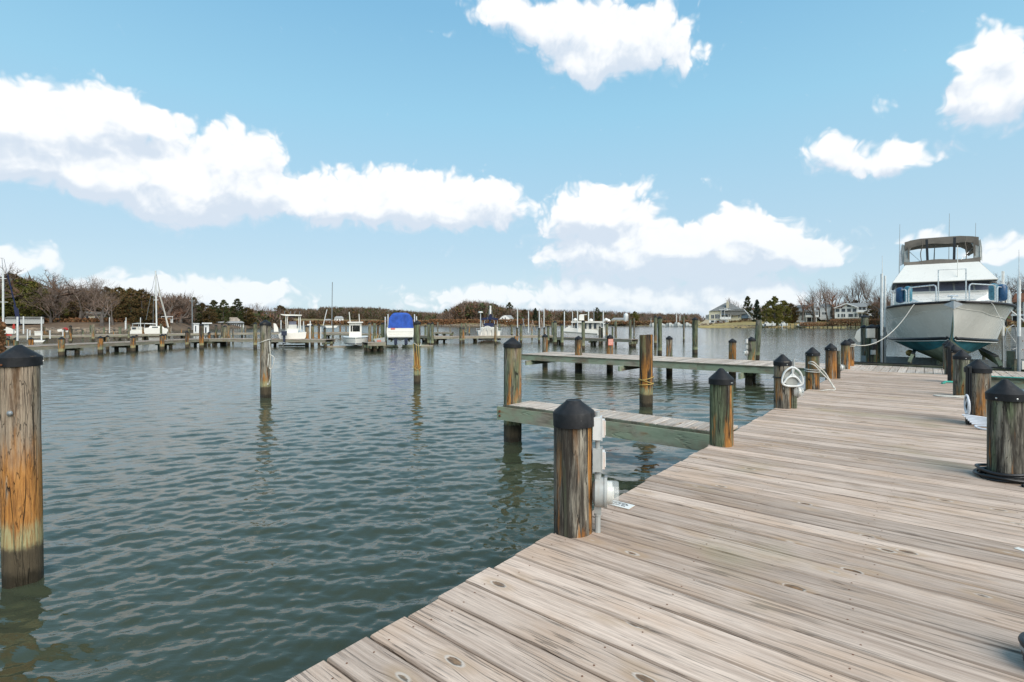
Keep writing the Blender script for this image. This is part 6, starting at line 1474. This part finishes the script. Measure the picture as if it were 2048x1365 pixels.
scrub('bank_scrub', [(1660,1790,184,172,1.0,3.4,4200,.26),(1600,1665,190,186,.8,2.2,1500,.25),(1900,2100,150,128,1.0,2.8,2500,.3)], 'russet scrub below the glass fronted house', 4)
scrub('foreground_reeds', [(-30,10,24,25,.3,2.2,1100,.10)], 'dry brown twigs at the far left edge behind the foreground piling', 9, 'shrub')
# ================================================================ houses
# large grey roofed house
c = Bx('waterside_house', 1455, 232, 'large grey roofed house with cream walls and a blue gable on the lawn', 'house')
c.box('wall', 'housecream', 1418, 1442, 622, 640, 0, 12); c.box('wall', 'housewhite', 1418, 1455, 640, 647, .2, 12); c.box('wall', 'housewhite', 1442, 1462, 628, 640, 1.5, 12); c.box('wall', 'housecream', 1462, 1483, 628, 641, 1.0, 12)
def roof_hip(c, name, mt, pts, y0, y1, ridge):
    """eave outline p0..p1 at row ye; ridge from r0 to r1 at row yr, leaning back"""
    p0, p1, ye = pts; r0, r1, yr, ry = ridge
    v = [(c.x(p0), y0, c.z(ye)), (c.x(p1), y0, c.z(ye)), (c.x(p1), y1, c.z(ye)), (c.x(p0), y1, c.z(ye)), (c.x(r0), ry, c.z(yr)), (c.x(r1), ry, c.z(yr))]
    return MB().add(v, [(0, 1, 5, 4), (1, 2, 5), (2, 3, 4, 5), (3, 0, 4), (0, 3, 2, 1)]).build(name, M[mt], c.t)
rf = roof_hip(c, 'main_roof', 'roofgrey', (1420, 1490, 622), -.6, 14, (1451, 1459, 604.5, 7))
c.poly('chimney', 'brick', [(1452.5, 617), (1457.5, 617), (1458.5, 607), (1456.5, 603), (1453.5, 601), (1452.5, 606)], 2, 3.6, rf)
c.box('chimney_cap', 'brick', 1453.4, 1456, 600, 601, 2.3, 3.2, rf)
c.poly('side_roof', 'roofgrey', [(1440, 626), (1470, 619), (1486, 618.8), (1493, 628), (1470, 632), (1460, 630)], -.2, 1.0)
c.poly('blue_wall', 'houseblue', [(1442.5, 623), (1456, 623), (1462, 630), (1442.5, 630)], -.12, .9)
c.poly('gable_wall', 'houseblue', [(1483, 620), (1488, 619.5), (1496, 630), (1496, 637), (1483, 637)], .6, 9)
c.poly('gable_trim', 'trim', [(1487, 618.6), (1488.6, 618.6), (1501, 632), (1501, 634), (1497.5, 632)], .3, .58)
c.poly('arch_trim', 'trim', [(1460, 633), (1466, 626.5), (1476, 626), (1483, 632), (1482, 633), (1475, 628), (1467, 628.2), (1461.5, 634)], .55, .97)
c.box('dormer', 'housewhite', 1449, 1455, 617, 621.5, -.9, .6); c.window(1450.3, 1453.4, 617.8, 620.4, -.92)
c.box('balcony_rail', 'trim', 1440, 1462, 634.5, 639, -.9, -.75); c.box('porch', 'trim', 1438, 1461, 619.4, 620.3, -.95, -.5)
for a in (1442, 1449, 1456, 1461): c.box('porch_post', 'trim', a, a + .7, 620.3 if a < 1456 else 630, 646, -.9, -.7)
for a, b_ in ((1422.5, 1428), (1430.2, 1434.4), (1434.9, 1439.6)): c.window(a, b_, 629 if a > 1429 else 630, 637.5, -.02, None, .08, 1)
for a, b_, y0, y1 in ((1444, 1446, 631, 635), (1448, 1450, 631, 635), (1452, 1456, 631, 635), (1463.4, 1465, 629, 636), (1477, 1479, 630, 636), (1422, 1428, 641.5, 645.5), (1433, 1438, 641.5, 645.5)): c.window(a, b_, y0, y1, .18 if y0 > 640 else (1.48 if a < 1462 else .98), None, .07)
c.box('door', 'glass', 1447, 1451, 640.5, 646.5, .12, .19)
c.box('sunroom', 'housewhite', 1411, 1418, 629.2, 639.4, .6, 6)
for a in (1412, 1414.6): c.window(a, a + 1.8, 630.5, 638, .58, None, .05)
c.box('link_wall', 'housewhite', 1497, 1502, 633, 637, 1.2, 8)
c = Bx('outbuilding_roof', 1502, 250, 'pale brown roof behind the large grey roofed house', 'house'); c.poly('roof', 'rooflight', [(1488, 620), (1504, 620), (1508, 627), (1494, 627)], 0, 8); c.box('wall', 'housewhite', 1494, 1508, 627, 640, .4, 8)
for i, (p0, p1, y0, y1) in enumerate(((1505, 1512, 633, 637), (1515, 1524, 631, 637), (1570, 1583, 630, 637))):
    c = Bx('cottage', (p0 + p1) / 2, 236 + 3 * i, ('small white shed right of the blue gable', 'low white cottage behind the uncapped leaning pole', 'low white cottage behind the rounded cedar')[i], 'house'); c.box('wall', 'housewhite', p0, p1, y0 + 1.4, y1 + 2, 0, 5); c.poly('roof', 'rooflight', [(p0 - .8, y0 + 1.4), (p0 + 1.5, y0 - .6), (p1 - 1.5, y0 - .6), (p1 + .8, y0 + 1.4)], -.4, 5.4)
# cream two storey house with deck
c = Bx('white_house', 1617, 214, 'two storey white house with many windows and a raised porch', 'house')
c.box('wall', 'housewhite', 1593, 1632, 615, 645, 0, 9)
c.poly('roof', 'rooflight', [(1592, 615), (1596, 610.5), (1630, 610), (1636, 615)], -.5, 9.4); c.poly('porch_roof', 'rooflight', [(1590.5, 624.6), (1594, 621.5), (1637, 620.5), (1638, 624)], -1.7, -.05)
for a in (1595, 1604, 1613.4, 1622.5): c.window(a, a + 2.6, 616, 620, -.03)
for a in (1595, 1600.5, 1605.6): c.window(a, a + 3.4, 625.5, 631.5, -.03, None, .07, 1)
c.box('porch_floor', 'trim', 1611, 1637.5, 633.5, 635, -2.4, -.05); c.box('porch_wall', 'glass', 1612, 1636, 625.5, 631, -1.4, -1.3)
for k in range(9): c.box('porch_post', 'trim', 1611 + k * 3.2, 1611.8 + k * 3.2, 624, 633.5, -1.6, -1.42)
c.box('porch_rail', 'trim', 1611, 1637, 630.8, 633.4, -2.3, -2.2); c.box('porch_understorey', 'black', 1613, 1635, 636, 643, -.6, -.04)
for a in (1613, 1623, 1632): c.box('deck_post', 'trim', a, a + 1, 635, 644, -2.2, -2.0)
c = Bx('white_annex', 1650, 218, 'plain white house wall seen between the oak trunks', 'house'); c.box('wall', 'housewhite', 1640, 1662, 614, 640, 0, 8); c.poly('roof', 'rooflight', [(1638, 614), (1645, 608), (1660, 608), (1664, 614)], -.4, 8.4); c.window(1644.5, 1647.5, 625, 629.5, -.03); c.window(1649, 1652, 625, 629.5, -.03); c.box('fence_rail', 'trim', 1638, 1664, 635.5, 637, -1.6, -1.5)
# glass fronted house
c = Bx('glass_house', 1708, 205, 'modern white house with large dark gable windows and a balcony', 'house')
c.box('wall', 'housewhite', 1669.5, 1734, 617, 637, 0, 10); c.poly('front_gable', 'housewhite', [(1684, 617), (1692, 608.5), (1698, 607.6), (1716, 615), (1716, 617)], -.05, 10)
rf = c.poly('roof', 'rooflight', [(1692, 608.6), (1698, 606.8), (1742, 606.6), (1744, 609), (1738, 614.5), (1718, 614.6)], -.9, 10.2); c.poly('roof_edge', 'trim', [(1667, 615.8), (1692, 606.8), (1694, 606.8), (1718, 615.3), (1717, 616.4), (1693, 608.2), (1668, 617)], -1.0, -.10)
for a, b_ in ((1671, 1679), (1683, 1690.6), (1694.3, 1702), (1705.4, 1713)): c.window(a, b_, 617.4, 624, -.06, None, .10)
c.poly('gable_window', 'glass', [(1694.5, 608.9), (1697, 608.3), (1702, 610.5), (1702, 614.3), (1694.5, 614.3)], -.10, -.052); c.poly('gable_window', 'glass', [(1705.5, 611.6), (1713, 614.6), (1705.5, 614.6)], -.10, -.052); c.poly('gable_window', 'glass', [(1672, 614.4), (1679, 612), (1679, 614.4)], -.10, .2)
for a, b_ in ((1675.5, 1679), (1682.5, 1686), (1687, 1690.5), (1697, 1706), (1709.5, 1712), (1713, 1716)): c.window(a, b_, 628, 634.6, -.06, None, .06)
c.box('balcony_recess', 'glass', 1718, 1731.5, 616, 622, -.03, -.004); c.box('balcony_rail', 'trim', 1715, 1732, 620.8, 623.8, -1.5, -1.4); c.box('balcony_floor', 'trim', 1712, 1733, 624, 625.4, -1.5, -.02); c.box('lower_recess', 'glass', 1718, 1731, 627.5, 636, -.03, -.004)
c.poly('side_gable', 'housewhite', [(1732, 614.5), (1742, 609), (1747, 620), (1747, 634), (1732, 637)], .1, 8); 
for a in (1715, 1723.5, 1731.4): c.box('balcony_post', 'trim', a, a + .8, 615.5, 637, -1.45, -1.3)
# orange roofed house right edge
c = Bx('orange_roof_house', 2050, 118, 'house with orange brown roof and white porch at the right edge', 'house')
c.box('wall', 'brick', 2030, 2090, 600, 622, 0, 8); c.poly('roof', 'roofred', [(2026, 600), (2030, 587), (2100, 587), (2104, 600)], -.8, 8.5); c.box('lower_roof', 'roofred', 2024, 2095, 601, 604.5, -2.0, -.05)
c.box('porch_rail', 'trim', 2022, 2095, 629, 631, -1.9, -1.8); c.box('porch_floor', 'trim', 2022, 2095, 631.3, 632.2, -2, -.1); c.box('base', 'black', 2026, 2090, 632.5, 642, -.1, 4)
for k in range(7): c.box('porch_post', 'trim', 2024 + k * 11, 2025.2 + k * 11, 604.5, 641, -1.95, -1.75)
for a in (2031, 2041, 2052): c.window(a, a + 4.5, 607, 617, -.05)
# metal roofed building and left bank houses
c = Bx('marina_building', 450, 192, 'low marina building with rust patched metal roof', 'building')
c.box('wall', 'housewhite', 409, 488, 646, 656, 0, 9); rf = c.poly('roof', 'roofmetal', [(424, 643), (432, 635.4), (474, 635), (481, 641), (478, 643)], 1.0, 8); c.poly('porch_roof', 'rooflight', [(411, 646.4), (417, 644), (484, 643), (489, 646)], -1.2, 5)
for k in range(6): c.window(462 + k * 4, 464.4 + k * 4, 649, 654, -.04)
for k in range(7): c.box('seam', 'roofgrey', 430 + k * 7, 430.3 + k * 7, 636, 642.8, .93, .998, rf)
c = Bx('bank_house', 205, 133, 'cream house half hidden behind the leaning bare trees', 'house')
c.box('wall', 'housecream', 168, 246, 630, 643, 0, 8); c.poly('roof', 'roofgrey', [(162, 630), (172, 624), (240, 624), (250, 630)], -.5, 8.5)
for a in (172, 190, 206, 214, 236): c.window(a, a + 5, 632, 639, -.04)
c = Bx('bank_shed', 60, 116, 'long grey low shed behind the left docks', 'shed'); c.box('wall', 'greybox', 10, 88, 637, 648, 0, 5); c.poly('roof', 'roofgrey', [(8, 637), (14, 634), (86, 634), (90, 637)], -.3, 5.3)
c = Bx('bank_shed', 333, 140, 'open white framed lean-to behind the sailboat', 'shed'); c.box('roof', 'trim', 322, 346, 633, 634, 0, 3)
for a in (322.5, 334, 345): c.box('post', 'trim', a, a + .7, 634, 646, .1, .3)
c.box('wall', 'housewhite', 334, 346, 638, 646, 1.5, 3)
for (px0, px1, y0, y1, dd, lb) in ((669, 687, 633, 645, 395, 'small white house with blue roof on the far shore'), (1203, 1218, 641, 649, 335, 'pale cottage on the far shore behind the fishing boat')):
    c = Bx('far_house', (px0 + px1) / 2, dd, lb, 'house'); c.box('wall', 'housewhite', px0, px1, y0 + 4, y1 + 3, 0, 8); c.poly('roof', 'rooflight', [(px0 - 1, y0 + 4), (px0 + 3, y0), (px1 - 3, y0), (px1 + 1, y0 + 4)], -.5, 8.5)
    for k in range(3): c.window(px0 + 2 + k * 5, px0 + 4 + k * 5, y0 + 6, y0 + 8.5, -.04)
c = Bx('far_house', 655, 398, 'tiny white house left of the blue roofed one', 'house'); c.box('wall', 'housewhite', 649, 662, 641, 648, 0, 7); c.poly('roof', 'rooflight', [(648, 641), (651, 638.5), (661, 638.5), (663, 641)], -.4, 7.4)
c = Bx('gabled_house', 1012, 322, 'white gabled house with many windows below the lone pine', 'house')
c.poly('front_gable', 'housewhite', [(998, 645), (998, 639), (1004, 634), (1011, 631), (1019, 637), (1019, 645)], 0, 8); c.box('wall', 'housewhite', 1019, 1027, 638, 645, .5, 8); c.poly('roof', 'rooflight', [(1000, 636), (1008, 631), (1022, 631), (1028, 638), (1018, 638), (1011, 632.6)], .05, 9)
for a, y0 in ((1000, 640.5), (1004, 636), (1005, 640.5), (1009.5, 635.5), (1010.5, 640.5), (1015, 640.5)): c.window(a, a + 2.2, y0, y0 + 2.6, -.05, None, .12)
c = Bx('domed_tower', 1252, 322, 'pale round storage dome above the far yard', 'tank'); MB().lathe([(1.4, -3.5), (1.5, 0), (1.4, .9), (1.0, 1.6), (.02, 2.0)], 16, (0, 0, c.z(633))).build('dome', M['housewhite'], c.t, True)
c = Bx('yard_building', 1240, 322, 'low pale roofed buildings of the far yard', 'building'); c.poly('roof', 'rooflight', [(1222, 640), (1228, 636), (1250, 636), (1256, 640)], -.4, 8); c.box('wall', 'housecream', 1223, 1255, 640, 648, 0, 8); c.box('door', 'black', 1246, 1255, 643, 648, -.05, -.003); c.box('ground_bank', 'lawn', 1224, 1244, 644.5, 648.2, -1.0, -.06)
YB = 'white boats laid up in the far yard'
rg = random.Random(21)
for i in range(15):
    px = 1302 + i * 5.6; dd = 268 - i * 1.2
    c = Bx('laid_up_boat', px, dd, f'{ORD[i]} laid up white boat from the left in the far yard', 'boat', YB)
    h_ = rg.uniform(2.5, 6); c.poly('hull', 'white' if i % 3 else 'greybox', [(px - 3.4, 652 - h_), (px - 1, 651.2 - h_ - rg.uniform(0, 1.2)), (px + 2.5, 652 - h_), (px + 3, 653 - h_ * .5), (px + 2, 653.4), (px - 2.6, 653.4)], 0, 3)
for i, (px, yt) in enumerate(((1352.6, 626), (1353.6, 628), (1359, 631), (1361, 629), (1318, 640), (1302, 636))):
    c = Bx('yard_mast', px, 262, 'bare mast in the far yard, ' + ('tallest of the cluster', 'touching the tallest one', 'right of the tallest pair', 'rightmost of the cluster', 'low and on its own', 'low at the left edge')[i], 'mast', 'masts in the far yard'); c.pole('mast', 'pvc', (px, 652), (px, yt), .14 if i < 1 else .09, 6); c.box('spreader', 'pvc', px - 1.4, px + 1.4, yt + 5, yt + 5.4, -.05, .05)
for i, (px, w_, lb) in enumerate(((1534, 10, 'white covered cruiser berthed right of the leaning pole'), (1546, 6, 'small white boat beside the covered cruiser'), (1567, 9, 'blue and white boat berthed left of the white house'), (1606, 12, 'white cruiser berthed below the white house'))):
    c = Bx('berthed_boat', px, 198, lb, 'boat', 'boats berthed on the right shore'); c.poly('hull', 'white', [(px - w_, 648.5), (px + w_, 647), (px + w_ * .9, 651.5), (px - w_ * .8, 653)], 0, 3); c.poly('cabin', 'white', [(px - w_ * .5, 648.2), (px - w_ * .4, 644.4), (px + w_ * .1, 644), (px + w_ * .5, 647.6)], .4, 2.4); c.box('window', 'glass', px - w_ * .3, px + w_ * .05, 645, 646.4, .33, .39); c.box('outboard', 'outboard', px - w_ * .5, px - w_ * .2, 648.5, 652, -.5, -.02)
rg = random.Random(8)
for i in range(26):
    px = 1527 + i * 9.2 + rg.uniform(-2, 2); dd = 203 - (px - 1500) * .105
    y0 = rg.uniform(644.5, 649)
    c = Bx('shore_post', px, dd, f'{ORD[i]} low piling from the left along the right shore docks', 'piling', 'low pilings of the right shore docks')
    o = c.pole('post', 'pvc' if i in (4, 12, 18, 21) else 'post', (px, 657), (px, y0 - (5 if i in (18, 21) else 0)), .16, 6); o.color = (.4, .85, .6, 1)
c = Bx('shore_dock', 1650, 190, 'long low dock along the right shore', 'dock'); c.box('deck', 'beam', 1600, 1745, 653.4, 654.2, 0, 1.2); c.box('deck', 'beam', 1528, 1596, 652.6, 653.3, 8, 9.5)
c = Bx('kayak_rack', 1688, 184, 'dark upturned boat among the right shore scrub', 'boat'); c.poly('hull', 'navy', [(1655, 651), (1662, 647), (1672, 649), (1678, 652), (1658, 653)], 0, 2)
c = Bx('lone_piling_cap', 1729, 36, 'distant capped post just left of the equipment posts', 'piling')
o = c.pole('post', 'post', (1729.5, 662), (1729.5, 634), .22, 10); o.color = (.3, .8, .6, 1); MB().lathe([(.26, -.05), (.26, 0), (.001, .17)], 10, (c.x(1729.5), 0, c.z(634))).build('cap', M['cap'], c.t, True)
c = Bx('hull_bow', 1722, 30, 'rounded grey hull peeking left of the equipment posts', 'boat'); c.poly('hull', 'hullgrey', [(1709, 676), (1713, 664), (1722, 657), (1734, 654), (1740, 654), (1740, 684), (1716, 684)], 0, 3)
for i, (px, yt, yb, dd, wf) in enumerate(((1421, 645, 650, 224, 1.2), (1434, 641, 648, 228, 1.0), (1444, 640, 648, 228, 1.0), (1462, 641, 646, 226, 1.3), (1470, 640.5, 645, 226, 1.3), (1480, 639, 644.5, 226, 1.3), (1490, 637, 642.5, 226, 1.3), (1500, 637, 642, 226, 1.2), (1405, 647, 651, 220, 1.4), (1411, 646.5, 650.5, 220, 1.4))):
    tree('bush', px, yt, yb, dd, wf, ORD[sorted((1421,1434,1444,1462,1470,1480,1490,1500,1405,1411)).index(px)] + ' russet foundation shrub from the left before the large grey roofed house', 'shrubs before the large house')
c = Bx('path_bank', 1404, 222, 'sloping boat ramp wall left of the large house', 'ramp'); c.poly('wall', 'brick', [(1396, 651), (1410, 640.5), (1418, 640), (1418, 650), (1400, 652)], 0, 3)
